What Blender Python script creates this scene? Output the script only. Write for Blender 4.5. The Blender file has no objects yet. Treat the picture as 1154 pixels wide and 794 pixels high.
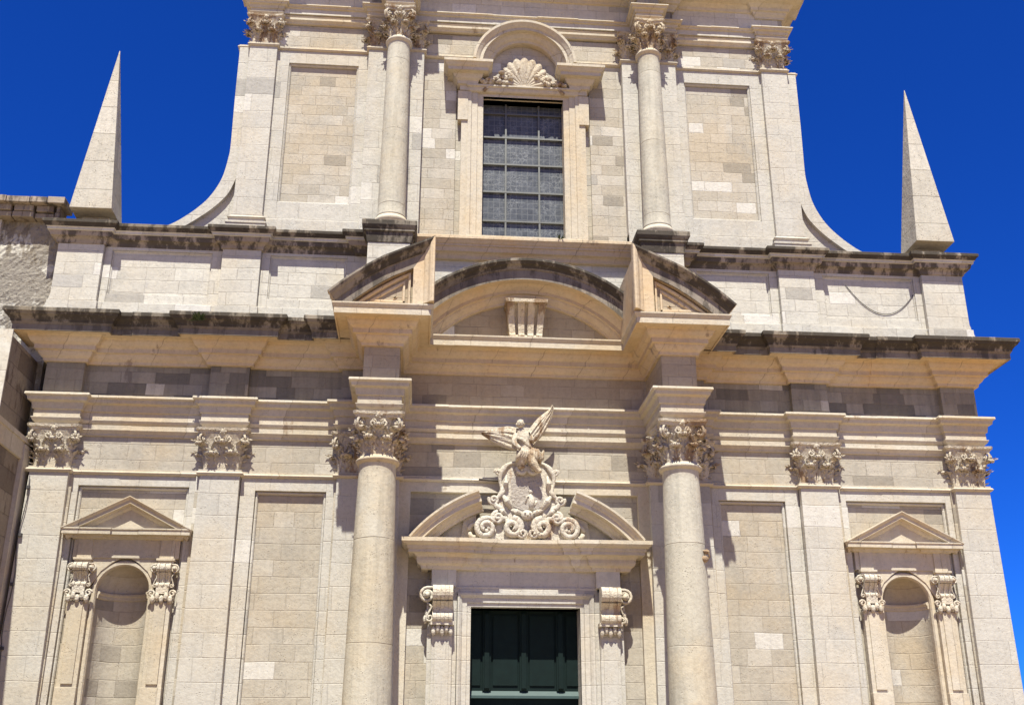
import bpy, math, random
from mathutils import Vector, Matrix
random.seed(7)
R = math.radians
S = bpy.context.scene
COL = S.collection

# ------------------------------------------------------------ camera, sky, sun, exposure
CAM = (-2.0788, -22.0, 1.6)
YAW, PITCH, ROLL, FPX = 0.0811367, 0.36845, 0.0012654, 1225.6
cd = bpy.data.cameras.new('camera'); cam = bpy.data.objects.new('camera', cd); COL.objects.link(cam)
cd.sensor_width = 36.0; cd.sensor_fit = 'HORIZONTAL'; cd.lens = FPX / 1154 * 36.0
cd.clip_start = .1; cd.clip_end = 3000
f_ = Vector((math.sin(YAW)*math.cos(PITCH), math.cos(YAW)*math.cos(PITCH), math.sin(PITCH)))
r_ = Vector((math.cos(YAW), -math.sin(YAW), 0)); u_ = r_.cross(f_)
cr, sr = math.cos(ROLL), math.sin(ROLL)
rr = cr*r_ + sr*u_; uu = -sr*r_ + cr*u_
cam.matrix_world = Matrix(((rr.x, uu.x, -f_.x, CAM[0]), (rr.y, uu.y, -f_.y, CAM[1]), (rr.z, uu.z, -f_.z, CAM[2]), (0, 0, 0, 1)))
S.camera = cam

SX, ST = .125, 1.95                                   # sun: sideways and downward run of a shadow per metre of depth
sd = Vector((-SX, -1, ST)).normalized()
ELEV = math.asin(sd.z); AZ = math.atan2(sd.x, sd.y)
ld = bpy.data.lights.new('sun', 'SUN'); ld.energy = 5.0; ld.angle = R(.53); ld.color = (1, .98, .865)
sun = bpy.data.objects.new('sun', ld); COL.objects.link(sun); sun.location = (-20, -60, 90)
sun.rotation_euler = (-sd).to_track_quat('-Z', 'Y').to_euler()
W = bpy.data.worlds.new('World'); S.world = W; W.use_nodes = True
wn = W.node_tree.nodes; wl = W.node_tree.links
bg = wn['Background']; bg.inputs['Strength'].default_value = .0442
sky = wn.new('ShaderNodeTexSky'); sky.sky_type = 'NISHITA'; sky.sun_disc = False
sky.sun_elevation = ELEV; sky.sun_rotation = AZ; sky.altitude = 2500; sky.air_density = 1.0; sky.dust_density = 0.0; sky.ozone_density = 5.0
hs = wn.new('ShaderNodeHueSaturation'); hs.inputs['Saturation'].default_value = 1.1; hs.inputs['Value'].default_value = 1.0
gain = wn.new('ShaderNodeVectorMath'); gain.operation = 'MULTIPLY'; gain.inputs[1].default_value = (.17, .74, 2.05)
wl.new(sky.outputs[0], hs.inputs['Color']); wl.new(hs.outputs[0], gain.inputs[0]); 
wtc = wn.new('ShaderNodeTexCoord'); dt = wn.new('ShaderNodeVectorMath'); dt.operation = 'DOT_PRODUCT'; wl.new(wtc.outputs['Generated'], dt.inputs[0]); dt.inputs[1].default_value = tuple(sd)
mr = wn.new('ShaderNodeMapRange'); mr.interpolation_type = 'SMOOTHSTEP'; mr.inputs[1].default_value = .25; mr.inputs[2].default_value = 1.0; mr.inputs[3].default_value = 0; mr.inputs[4].default_value = .42
wl.new(dt.outputs['Value'], mr.inputs[0])
mxs = wn.new('ShaderNodeMix'); mxs.data_type = 'RGBA'; wl.new(mr.outputs[0], mxs.inputs[0]); wl.new(gain.outputs[0], mxs.inputs[6]); mxs.inputs[7].default_value = (5.2, 4.6, 3.9, 1)   # whiter sky round the sun
wl.new(mxs.outputs[2], bg.inputs['Color'])
S.view_settings.view_transform = 'Standard'; S.view_settings.look = 'None'
S.view_settings.exposure = .86; S.view_settings.gamma = 1
S.render.engine = 'CYCLES'
S.cycles.max_bounces = 8; S.cycles.diffuse_bounces = 5

# ------------------------------------------------------------ materials
class NT:
    def __init__(s, name):
        s.m = bpy.data.materials.new(name); s.m.use_nodes = True
        s.n = s.m.node_tree.nodes; s.l = s.m.node_tree.links
        s.b = s.n['Principled BSDF']
    def link(s, a, b): s.l.new(a, b)
    def val(s, x, sock):
        if isinstance(x, (int, float)): sock.default_value = x
        elif isinstance(x, (tuple, list)): sock.default_value = tuple(x) + ((1,) if len(x) == 3 and sock.type == 'RGBA' else ())
        else: s.l.new(x, sock)
    def math(s, op, a, b=0.0, clamp=False):
        k = s.n.new('ShaderNodeMath'); k.operation = op; k.use_clamp = clamp
        s.val(a, k.inputs[0]); s.val(b, k.inputs[1]); return k.outputs[0]
    def comb(s, x, y, z):
        k = s.n.new('ShaderNodeCombineXYZ')
        for i, v in enumerate((x, y, z)): s.val(v, k.inputs[i])
        return k.outputs[0]
    def noise(s, vec, scale, detail=4, rough=.55, col=False):
        k = s.n.new('ShaderNodeTexNoise'); s.val(vec, k.inputs['Vector'])
        k.inputs['Scale'].default_value = scale; k.inputs['Detail'].default_value = detail; k.inputs['Roughness'].default_value = rough
        return k.outputs['Color' if col else 'Fac']
    def white(s, vec):
        k = s.n.new('ShaderNodeTexWhiteNoise'); k.noise_dimensions = '3D'; s.val(vec, k.inputs['Vector']); return k.outputs['Value']
    def voro(s, vec, scale, feat='F1'):
        k = s.n.new('ShaderNodeTexVoronoi'); k.feature = feat; s.val(vec, k.inputs['Vector']); k.inputs['Scale'].default_value = scale
        return k.outputs['Distance']
    def ramp(s, fac, stops, interp='LINEAR'):
        k = s.n.new('ShaderNodeValToRGB'); k.color_ramp.interpolation = interp
        e = k.color_ramp.elements
        while len(e) < len(stops): e.new(.5)
        for i, (p, c) in enumerate(stops):
            e[i].position = p; e[i].color = (c if isinstance(c, (tuple, list)) else (c, c, c)) + (1,) if not isinstance(c, (int, float)) else (c, c, c, 1)
        s.val(fac, k.inputs[0]); return k.outputs[0]
    def sstep(s, x, lo, hi):
        k = s.n.new('ShaderNodeMapRange'); k.interpolation_type = 'SMOOTHSTEP'
        s.val(x, k.inputs[0]); k.inputs[1].default_value = lo; k.inputs[2].default_value = hi
        return k.outputs[0]
    def mix(s, fac, a, b, mode='MIX'):
        k = s.n.new('ShaderNodeMix'); k.data_type = 'RGBA'; k.blend_type = mode
        s.val(fac, k.inputs[0]); s.val(a, k.inputs[6]); s.val(b, k.inputs[7]); return k.outputs[2]
    def bump(s, h, strength, dist, prev=None):
        k = s.n.new('ShaderNodeBump'); k.inputs['Strength'].default_value = strength; k.inputs['Distance'].default_value = dist
        s.val(h, k.inputs['Height'])
        if prev is not None: s.link(prev, k.inputs['Normal'])
        return k.outputs[0]

def stone(name, a, b, k=.80, hgt=.34, wid=.7, white=.05, dark=.05, block=1.0, warm=.35, stain=0.0, pits=.5, joint=.55, stain_col=(.045, .04, .036), wcol=(.74, .70, .63), dcol=None, seed=0.0, zoff=0.0, carve=0.0, streak=.14, patch=0.0, rough_bump=.5, grey=.25):
    a = tuple(x*k for x in a); b = tuple(x*k for x in b); wcol = tuple(x*k for x in wcol)
    t = NT(name)
    tc = t.n.new('ShaderNodeTexCoord'); P = tc.outputs['Object']
    geo = t.n.new('ShaderNodeNewGeometry')
    sp = t.n.new('ShaderNodeSeparateXYZ'); t.link(P, sp.inputs[0])
    wob = t.noise(P, 2.3, 2)
    u = t.math('ADD', sp.outputs[0], t.math('MULTIPLY', sp.outputs[1], .93))
    u = t.math('ADD', u, t.math('MULTIPLY', wob, .05))
    v = t.math('ADD', sp.outputs[2], t.math('MULTIPLY', t.noise(P, 1.1, 1), .05))
    v = t.math('DIVIDE', t.math('ADD', v, zoff), hgt)
    row = t.math('FLOOR', v)
    rr_ = t.white(t.comb(row, seed + 3.1, 1.7))
    wr = t.math('MULTIPLY', t.math('ADD', t.math('MULTIPLY', rr_, .8), .65), wid)
    u2 = t.math('ADD', t.math('DIVIDE', u, wr), t.math('MULTIPLY', rr_, 17.3))
    colm = t.math('FLOOR', u2)
    # some blocks are split in two
    rb = t.white(t.comb(colm, row, seed))
    rb2 = t.white(t.comb(row, colm, seed + 9.3))
    fu = t.math('FRACT', u2); fv = t.math('FRACT', v)
    du = t.math('MULTIPLY', t.math('MINIMUM', fu, t.math('SUBTRACT', 1.0, fu)), wr)
    dv = t.math('MULTIPLY', t.math('MINIMUM', fv, t.math('SUBTRACT', 1.0, fv)), hgt)
    d = t.math('MINIMUM', du, dv)
    jn = t.math('ADD', .004, t.math('MULTIPLY', t.noise(P, 3.0, 3), .012))
    mort = t.math('SUBTRACT', 1.0, t.sstep(t.math('DIVIDE', d, jn), .35, 1.1))
    mid = tuple((x+y)/2 for x, y in zip(a, b))
    c = t.mix(t.math('MULTIPLY', rb, block), mid, b)
    c = t.mix(t.math('MULTIPLY', rb2, block), c, a)
    big = t.noise(P, .55, 5, .6)
    c = t.mix(t.math('MULTIPLY', t.sstep(big, .42, .68), warm), c, tuple(x*y for x, y in zip(mid, (1.0, .86, .66))))
    g = t.noise(P, 1.3, 6, .65)
    c = t.mix(t.math('MULTIPLY', t.sstep(g, .48, .72), grey), c, tuple(x*y for x, y in zip(mid, (.72, .74, .77))))
    if white > 0: c = t.mix(t.math('MULTIPLY', t.math('GREATER_THAN', rb, 1-white), .85), c, wcol)
    if dark > 0:
        dc = dcol or tuple(x*y for x, y in zip(a, (.6, .6, .62)))
        c = t.mix(t.math('MULTIPLY', t.math('GREATER_THAN', rb2, 1-dark), .55), c, dc)
    fine = t.noise(P, 14, 6, .7)
    c = t.mix(1.0, c, t.ramp(fine, [(.25, .83), (.52, .99), (.8, 1.07)]), 'MULTIPLY')
    # water pits and holes of limestone
    pv = t.voro(P, 26); pm = t.noise(P, 4.5, 3)
    pit = t.math('MULTIPLY', t.math('SUBTRACT', 1.0, t.sstep(pv, .10, .26)), t.sstep(pm, .50, .62))
    c = t.mix(t.math('MULTIPLY', pit, pits), c, (.13, .10, .075))
    # dirt freckles
    fr = t.sstep(t.noise(P, 38, 3, .6), .62, .75)
    c = t.mix(t.math('MULTIPLY', fr, .16*pits+.05), c, (.16, .13, .10))
    c = t.mix(t.math('MULTIPLY', t.math('MULTIPLY', mort, joint), t.sstep(t.noise(P, 1.7, 4), .30, .62)), c, (.20, .16, .12))
    if streak > 0:                                          # run-off streaks down the stone
        sk = t.n.new('ShaderNodeMapping'); sk.inputs['Scale'].default_value = (4.5, 4.5, .35); t.link(P, sk.inputs[0])
        c = t.mix(streak, c, t.mix(1.0, c, t.ramp(t.noise(sk.outputs[0], 1.6, 6, .62), [(.30, .45), (.52, 1.0), (.8, 1.12)]), 'MULTIPLY'))
    if patch > 0:                                           # remains of pale plaster
        c = t.mix(t.math('MULTIPLY', t.sstep(t.noise(P, 1.25, 8, .62), .62-.2*patch, .66-.2*patch), .9), c, t.mix(t.noise(P, 7, 4), (.40, .37, .31), (.62, .585, .51)))
    if stain > 0:
        sc = t.n.new('ShaderNodeMapping'); sc.inputs['Scale'].default_value = (1.6, 1.6, .55); t.link(P, sc.inputs[0])
        n1 = t.noise(sc.outputs[0], 1.9, 8, .68)
        n1 = t.math('ADD', n1, t.math('MULTIPLY', t.math('SUBTRACT', rb, .5), .10))
        m = t.sstep(n1, .70 - .38*stain, .78 - .34*stain)
        c = t.mix(t.math('MULTIPLY', m, .93), c, t.mix(t.noise(P, 6, 5), stain_col, tuple(x*2.6 for x in stain_col)))
    t.link(c, t.b.inputs['Base Color'])
    t.b.inputs['Roughness'].default_value = .88; t.b.inputs['Specular IOR Level'].default_value = .25
    h = t.math('SUBTRACT', t.math('MULTIPLY', fine, .6), t.math('MULTIPLY', mort, .8))
    h = t.math('SUBTRACT', h, pit)
    h = t.math('ADD', h, t.math('MULTIPLY', rb, .35))
    nb = t.bump(h, rough_bump, .02)
    nb = t.bump(t.noise(P, 3.5, 5), .3, .05, nb)
    if carve: nb = t.bump(t.noise(P, 17, 4, .7), .8, carve, nb)
    t.link(nb, t.b.inputs['Normal'])
    return t.m

M = {}
M['ashlar'] = stone('pale_ashlar', (.49, .435, .35), (.61, .555, .465), .74, .33, .62, .05, .06, warm=.55, grey=.5, joint=.32, pits=.6)
M['old_ashlar'] = stone('worn_ashlar', (.48, .425, .34), (.64, .59, .51), .77, .27, .5, .05, .07, warm=.45, grey=.6, seed=4, joint=.30, pits=.8)
M['pilaster'] = stone('pilaster_limestone', (.61, .575, .51), (.67, .63, .555), .745, .46, 1.1, .04, .03, warm=.4, grey=.35, pits=.7, seed=2, joint=.15)
M['drum'] = stone('column_limestone', (.56, .515, .415), (.64, .595, .495), .80, 1.93, 30, 0, 0, warm=.45, grey=.45, pits=.9, seed=5, joint=1.0, zoff=.02, streak=.35)
M['trim'] = stone('moulding_limestone', (.54, .47, .36), (.69, .63, .53), .84, 9, 1.5, 0, 0, warm=.6, grey=.35, pits=.5, seed=6, joint=.6, stain=.10, stain_col=(.17, .13, .09))
M['soffit'] = stone('ochre_patina_bounce_stone', (.54, .43, .30), (.63, .53, .40), .94, 9, 1.3, 0, 0, warm=.8, grey=.3, pits=.3, stain=.2, stain_col=(.15, .115, .085), seed=21, joint=.7)  # ochre patina, with warm ground bounce also put into the colour
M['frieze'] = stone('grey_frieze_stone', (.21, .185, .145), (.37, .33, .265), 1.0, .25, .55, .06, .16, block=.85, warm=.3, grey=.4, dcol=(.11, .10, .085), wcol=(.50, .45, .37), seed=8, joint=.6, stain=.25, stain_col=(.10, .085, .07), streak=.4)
M['warmfrieze'] = stone('brown_shaded_frieze_stone', (.35, .285, .205), (.44, .37, .275), .98, .27, .6, .03, .03, warm=.4, grey=.4, seed=9, joint=.5)  # the warm brown of the shade is put into this stone colour
M['crust'] = stone('black_crusted_stone', (.20, .17, .13), (.34, .29, .235), .9, 9, 1.3, 0, 0, stain=.80, seed=10, joint=.9, stain_col=(.027, .022, .017), streak=.5)
M['halfcrust'] = stone('stained_moulding_stone', (.30, .245, .19), (.44, .37, .30), .9, 9, 1.2, 0, 0, stain=.68, seed=11, joint=.8, stain_col=(.045, .037, .030))
M['greycrust'] = stone('grey_stained_stone', (.17, .145, .12), (.30, .255, .21), .9, 9, 1.1, 0, 0, stain=.50, seed=22, joint=.9, stain_col=(.05, .042, .034), streak=.5)
M['attic'] = stone('attic_limestone', (.60, .555, .475), (.70, .66, .575), .80, .30, .7, .08, .06, warm=.25, grey=.45, stain=.22, seed=12, stain_col=(.24, .225, .205), joint=.34)
M['carved'] = stone('carved_limestone', (.60, .52, .40), (.70, .63, .52), .84, 9, 9, 0, 0, warm=.6, grey=.2, pits=1.0, stain=.46, stain_col=(.15, .10, .06), seed=13, joint=0, rough_bump=1.2, carve=.05)  # brown blotches also stand in for the dark of the carved hollows
M['white_carved'] = stone('white_marble_carving', (.64, .58, .48), (.72, .67, .58), .84, 9, 9, 0, 0, warm=.5, grey=.25, pits=.9, stain=.30, stain_col=(.20, .145, .10), seed=14, joint=0, rough_bump=1, carve=.05)
M['dark_carved'] = stone('grey_shaded_shield_stone', (.38, .335, .285), (.50, .45, .39), .85, 9, 9, 0, 0, seed=15, joint=0, rough_bump=1, carve=.05)  # shield field: its shade is put into a greyer stone colour
M['obelisk'] = stone('obelisk_limestone', (.52, .475, .40), (.66, .60, .51), .76, .78, 5, 0, 0, warm=.3, grey=.4, pits=1.0, seed=16, joint=.6, stain=.2, stain_col=(.22, .19, .16), rough_bump=1, streak=.35)
M['rubble'] = stone('rough_plastered_rubble', (.30, .26, .21), (.46, .42, .36), .8, 9, 9, .0, .0, stain=.50, stain_col=(.10, .082, .06), pits=1.0, seed=17, joint=0, rough_bump=1.6, carve=.05, patch=.55)
M['neighbour'] = stone('dirty_side_wall_stone', (.27, .215, .16), (.38, .32, .25), .8, .42, .7, .02, .2, stain=.45, stain_col=(.07, .052, .04), pits=.8, seed=18, rough_bump=1)
M['plaster'] = stone('flaking_plaster', (.62, .56, .46), (.70, .65, .55), .74, 9, 9, 0, 0, stain=.56, stain_col=(.20, .17, .14), seed=19, joint=0, patch=.3)
M['paving'] = stone('plaza_limestone_paving', (.66, .46, .25), (.72, .53, .32), .55, .6, 1.1, .03, .05, seed=20)
def simple(name, col, rough=.6, metal=0, n=.25, scale=8, bump=.2):
    t = NT(name); tc = t.n.new('ShaderNodeTexCoord'); P = tc.outputs['Object']
    x = t.noise(P, scale, 6, .65)
    c = t.mix(x, tuple(k*(1-n) for k in col), tuple(min(1, k*(1+n)) for k in col))
    t.link(c, t.b.inputs['Base Color']); t.b.inputs['Roughness'].default_value = rough; t.b.inputs['Metallic'].default_value = metal
    t.link(t.bump(x, bump, .01), t.b.inputs['Normal']); return t.m
M['door'] = simple('dark_green_door_paint', (.004, .0115, .0105), .7, n=.5, scale=5)
M['door'].node_tree.nodes['Principled BSDF'].inputs['Specular IOR Level'].default_value = .15
M['rail'] = simple('pale_green_door_rail', (.035, .065, .062), .6)
M['black'] = simple('black_interior', (.006, .006, .008), .8)
M['iron'] = simple('weathered_iron', (.10, .085, .075), .6, .4)
M['bar'] = simple('grey_metal_bar', (.13, .13, .12), .5, .3)
M['tile'] = simple('terracotta_tile', (.36, .22, .15), .85, n=.35)
M['wire'] = simple('black_wire', (.05, .045, .045), .6)
M['leaf'] = simple('weed_green', (.05, .075, .025), .7, n=.4, scale=30)
t = NT('leaded_window_glass'); tc = t.n.new('ShaderNodeTexCoord'); P = tc.outputs['Object']
wv = t.n.new('ShaderNodeVectorMath'); wv.operation = 'MULTIPLY_ADD'; t.link(t.noise(P, 5, 3, .6, True), wv.inputs[0]); wv.inputs[1].default_value = (.3, .3, .3); t.link(P, wv.inputs[2])
e1 = t.voro(wv.outputs[0], 8.5, 'DISTANCE_TO_EDGE'); e2 = t.voro(wv.outputs[0], 17, 'DISTANCE_TO_EDGE')
ln = t.math('MAXIMUM', t.math('SUBTRACT', 1.0, t.sstep(e1, .015, .07)), t.math('MULTIPLY', t.math('SUBTRACT', 1.0, t.sstep(e2, .01, .06)), .5))  # pale wavering lines paint reflections into the pane colour
ln = t.math('MULTIPLY', ln, t.sstep(t.noise(P, 2.2, 5), .38, .62))
spw = t.n.new('ShaderNodeSeparateXYZ'); t.link(wv.outputs[0], spw.inputs[0]); spo = t.n.new('ShaderNodeSeparateXYZ'); t.link(P, spo.inputs[0])
lat = 0.0
for o_, st_ in ((spo.outputs[0], .1333), (spo.outputs[2], .15)):
    fr_ = t.math('FRACT', t.math('DIVIDE', t.math('ADD', o_, 40.0), st_)); dd_ = t.math('MINIMUM', fr_, t.math('SUBTRACT', 1.0, fr_))
    lat = t.math('MAXIMUM', lat, t.math('SUBTRACT', 1.0, t.sstep(dd_, .03, .09)))
cell = t.white(t.comb(t.math('FLOOR', t.math('DIVIDE', t.math('ADD', spo.outputs[0], 40.0), .1333)), t.math('FLOOR', t.math('DIVIDE', t.math('ADD', spo.outputs[2], 40.0), .15)), 2.0))
base = t.mix(t.math('ADD', t.math('MULTIPLY', t.noise(P, 1.7, 4), .5), t.math('MULTIPLY', cell, .5)), (.03, .034, .042), (.085, .092, .105))
t.link(t.mix(t.math('MULTIPLY', lat, .5), t.mix(t.math('MULTIPLY', ln, .6), base, (.24, .25, .255)), (.16, .165, .165)), t.b.inputs['Base Color'])
t.b.inputs['Roughness'].default_value = .35
t.link(t.bump(t.noise(P, 9, 4), .35, .02), t.b.inputs['Normal']); M['glass'] = t.m

# ------------------------------------------------------------ mesh helpers
class MB:
    def __init__(s): s.v = []; s.f = []; s.mi = []; s.sm = []
    def add(s, vs, fs, mi=0, sm=False):
        o = len(s.v); s.v += [tuple(v) for v in vs]
        for k, f in enumerate(fs):
            s.f.append([o+i for i in f]); s.mi.append(mi[k] if isinstance(mi, list) else mi); s.sm.append(sm)
        return s
    def box(s, x0, x1, y0, y1, z0, z1, mi=0):
        v = [(x, y, z) for x in (x0, x1) for y in (y0, y1) for z in (z0, z1)]
        return s.add(v, [(0, 1, 3, 2), (4, 6, 7, 5), (0, 4, 5, 1), (2, 3, 7, 6), (0, 2, 6, 4), (1, 5, 7, 3)], mi)
    def taper(s, cx0, cx1, y0, y1, z0, z1, hw0, hw1, mi=0):        # box whose half width changes with height
        v = [(cx0-hw0, y0, z0), (cx0+hw0, y0, z0), (cx0+hw0, y1, z0), (cx0-hw0, y1, z0),
             (cx1-hw1, y0, z1), (cx1+hw1, y0, z1), (cx1+hw1, y1, z1), (cx1-hw1, y1, z1)]
        return s.add(v, [(0, 3, 2, 1), (4, 5, 6, 7), (0, 1, 5, 4), (1, 2, 6, 5), (2, 3, 7, 6), (3, 0, 4, 7)], mi)
    def prism(s, pts, y0, y1, mi=0, sm=False):                     # pts in xz, extruded along y
        n = len(pts); v = [(x, y0, z) for x, z in pts] + [(x, y1, z) for x, z in pts]
        return s.add(v, [tuple(range(n)), tuple(range(2*n-1, n-1, -1))] + [(i, i+n, (i+1) % n+n, (i+1) % n) for i in range(n)], mi, sm)
    def prism_x(s, pts, x0, x1, mi=0, sm=False):                   # pts in yz, extruded along x
        n = len(pts); v = [(x0, y, z) for y, z in pts] + [(x1, y, z) for y, z in pts]
        return s.add(v, [tuple(range(n)), tuple(range(2*n-1, n-1, -1))] + [(i, i+n, (i+1) % n+n, (i+1) % n) for i in range(n)], mi, sm)
    def _sweep(s, rings, mats, caps=True, sm=False):
        m = len(rings[0]); v = [p for r in rings for p in r]; fs = []; mi = []
        for k in range(len(rings)-1):
            for j in range(m-1):
                fs.append((k*m+j, (k+1)*m+j, (k+1)*m+j+1, k*m+j+1)); mi.append(mats[j] if mats else 0)
        if caps:
            fs.append(tuple(range(m))); mi.append(0)
            fs.append(tuple((len(rings)-1)*m + j for j in range(m-1, -1, -1))); mi.append(0)
        return s.add(v, fs, mi, sm)
    def plan(s, prof, path, mats=None, caps=True, jit=0.0):        # prof (d, z) swept along a plan path (x, y), left to right, outward is to the front
        rings = []; shift = {}
        if jit:                                                     # long runs are laid from separate stones, each set a little differently
            rj = random.Random(int(abs(prof[0][1])*100)+len(path)); new = []; cur = (0, 0)
            for i, p in enumerate(path):
                new.append(p); shift[len(new)-1] = cur
                if i+1 < len(path):
                    q = path[i+1]; L = math.hypot(q[0]-p[0], q[1]-p[1])
                    if L > 2.1:
                        at = 1.05+rj.uniform(-.1, .1)
                        while at < L-1.0:
                            for e in (-.004, .004):
                                if e > 0: cur = (rj.uniform(-jit, jit), rj.uniform(-jit, jit)*.7)
                                t_ = (at+e)/L; new.append((p[0]+(q[0]-p[0])*t_, p[1]+(q[1]-p[1])*t_)); shift[len(new)-1] = cur
                            at += rj.uniform(.7, 1.3)
            path = new
        for i, (x, y) in enumerate(path):
            ns = []
            for a, b in ((i-1, i), (i, i+1)):
                if a >= 0 and b < len(path):
                    dx, dy = path[b][0]-path[a][0], path[b][1]-path[a][1]; L = math.hypot(dx, dy); ns.append((dy/L, -dx/L))
            if len(ns) == 1: nx, ny = ns[0]
            else:
                nx, ny = ns[0][0]+ns[1][0], ns[0][1]+ns[1][1]; q = nx*ns[0][0]+ny*ns[0][1]; nx /= q; ny /= q
            dd, dz = shift.get(i, (0, 0))
            rings.append([(x+nx*(d+dd), y+ny*(d+dd), z+dz) for d, z in prof])
        return s._sweep(rings, mats, caps)
    def elev(s, prof, path, yb, mats=None, caps=True, sm=False):   # prof (p, h): p outward, h across the path; path (x, z)
        rings = []
        for i, (x, z) in enumerate(path):
            ns = []
            for a, b in ((i-1, i), (i, i+1)):
                if a >= 0 and b < len(path):
                    dx, dz = path[b][0]-path[a][0], path[b][1]-path[a][1]; L = math.hypot(dx, dz); ns.append((-dz/L, dx/L))
            if len(ns) == 1: nx, nz = ns[0]
            else:
                nx, nz = ns[0][0]+ns[1][0], ns[0][1]+ns[1][1]; q = nx*ns[0][0]+nz*ns[0][1]; nx /= q; nz /= q
            rings.append([(x+nx*h, yb-p, z+nz*h) for p, h in prof])
        return s._sweep(rings, mats, caps, sm)
    def lathe(s, prof, cx, cy, n=40, mi=0, sm=True, squash=None):
        rings = []
        for k in range(n+1):
            a = 2*math.pi*k/n
            rings.append([(cx+r*math.cos(a), cy+r*math.sin(a), z) for r, z in prof])
        m = len(prof); v = [p for r in rings[:-1] for p in r]; fs = []
        for k in range(n):
            k2 = (k+1) % n
            for j in range(m-1): fs.append((k*m+j, k2*m+j, k2*m+j+1, k*m+j+1))
        return s.add(v, fs, mi, sm)
    def tube(s, pts, rad, n=8, mi=0, sm=True):
        pts = [Vector(p) for p in pts]; rings = []
        rad = rad if isinstance(rad, (list, tuple)) else [rad]*len(pts)
        up = None
        for i, p in enumerate(pts):
            d = (pts[min(i+1, len(pts)-1)] - pts[max(i-1, 0)]).normalized()
            if up is None: up = d.orthogonal().normalized()
            up = (up - d*up.dot(d)).normalized(); q = d.cross(up)
            rings.append([p + (up*math.cos(2*math.pi*k/n)+q*math.sin(2*math.pi*k/n))*rad[i] for k in range(n)])
        v = [p for r in rings for p in r]; fs = []
        for i in range(len(pts)-1):
            for k in range(n): fs.append((i*n+k, i*n+(k+1) % n, (i+1)*n+(k+1) % n, (i+1)*n+k))
        fs.append(tuple(range(n-1, -1, -1))); fs.append(tuple((len(pts)-1)*n+k for k in range(n)))
        return s.add(v, fs, mi, sm)
    def ball(s, c, r, mi=0, n=10):
        r = r if isinstance(r, (tuple, list)) else (r, r, r)
        v = []; fs = []
        for i in range(n+1):
            a = math.pi*i/n
            for k in range(2*n):
                b = math.pi*k/n; v.append((c[0]+r[0]*math.sin(a)*math.cos(b), c[1]+r[1]*math.sin(a)*math.sin(b), c[2]+r[2]*math.cos(a)))
        for i in range(n):
            for k in range(2*n): fs.append((i*2*n+k, (i+1)*2*n+k, (i+1)*2*n+(k+1) % (2*n), i*2*n+(k+1) % (2*n)))
        return s.add(v, fs, mi, True)
    def build(s, name, mats, parent=None, bevel=0):
        me = bpy.data.meshes.new(name); me.from_pydata(s.v, [], s.f)
        mats = mats if isinstance(mats, (list, tuple)) else [mats]
        for m in mats: me.materials.append(M[m] if isinstance(m, str) else m)
        me.polygons.foreach_set('material_index', s.mi); me.polygons.foreach_set('use_smooth', s.sm)
        me.update(); me.validate()
        import bmesh
        bm = bmesh.new(); bm.from_mesh(me); bmesh.ops.recalc_face_normals(bm, faces=bm.faces); bm.to_mesh(me); bm.free()
        o = bpy.data.objects.new(name, me); COL.objects.link(o)
        if parent is not None: o.parent = parent
        if bevel:
            b = o.modifiers.new('edge', 'BEVEL'); b.width = bevel; b.segments = 2; b.limit_method = 'ANGLE'; b.angle_limit = R(50); b.harden_normals = False
        return o
def tag(o, label=None, cat=None, group=None, kind=None):
    if label: o['label'] = label
    if cat: o['category'] = cat
    if group: o['group'] = group
    if kind: o['kind'] = kind
    return o
def empty(name, loc=(0, 0, 0)):
    o = bpy.data.objects.new(name, None); COL.objects.link(o); o.location = loc; o.empty_display_size = .5; return o
def arc(cx, cz, r, a0, a1, n): return [(cx+r*math.sin(a0+(a1-a0)*i/n), cz+r*math.cos(a0+(a1-a0)*i/n)) for i in range(n+1)]
def spiral_pts(r0, turns, n, shrink=.18, start=0.0, d=1):
    out = []
    for i in range(n+1):
        k = i/n; r = r0*(1-k)**.8 + r0*shrink*k; a = start + d*2*math.pi*turns*k
        out.append((r*math.cos(a), r*math.sin(a)))
    return out

# ------------------------------------------------------------ the ground
g = MB(); g.add([(-400, -400, 0), (400, -400, 0), (400, 400, 0), (-400, 400, 0)], [(0, 1, 2, 3)])
tag(g.build('ground', 'paving'), kind='structure')

# ------------------------------------------------------------ the church
church = empty('church', (0, 0, 0))
tag(church, 'baroque limestone church front with columns, broken pediment, dark window and green door, under blue sky', 'church')
def part(mb, name, mats, bevel=0, parent=None): return mb.build(name, mats, parent or church, bevel)

WY, PY = .15, .27            # lower wall frame plane, sunken panel plane
ZP = .55                     # top of the church plinth
# plinth and entrance steps (below the picture)
m = MB(); m.box(-10.3, 10.3, -.12, 1.2, 0.01, ZP+.9)
m.box(-1.12, 1.12, -.125, .6, 0.012, .56)
part(m, 'plinth', 'pilaster')
m = MB()
for i in range(3): m.box(-3.2+.3*i, 3.2-.3*i, -2.6+.4*i, -.1, .02+.17*i-.01*i, .18+.17*i)
part(m, 'steps', 'pilaster')

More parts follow.
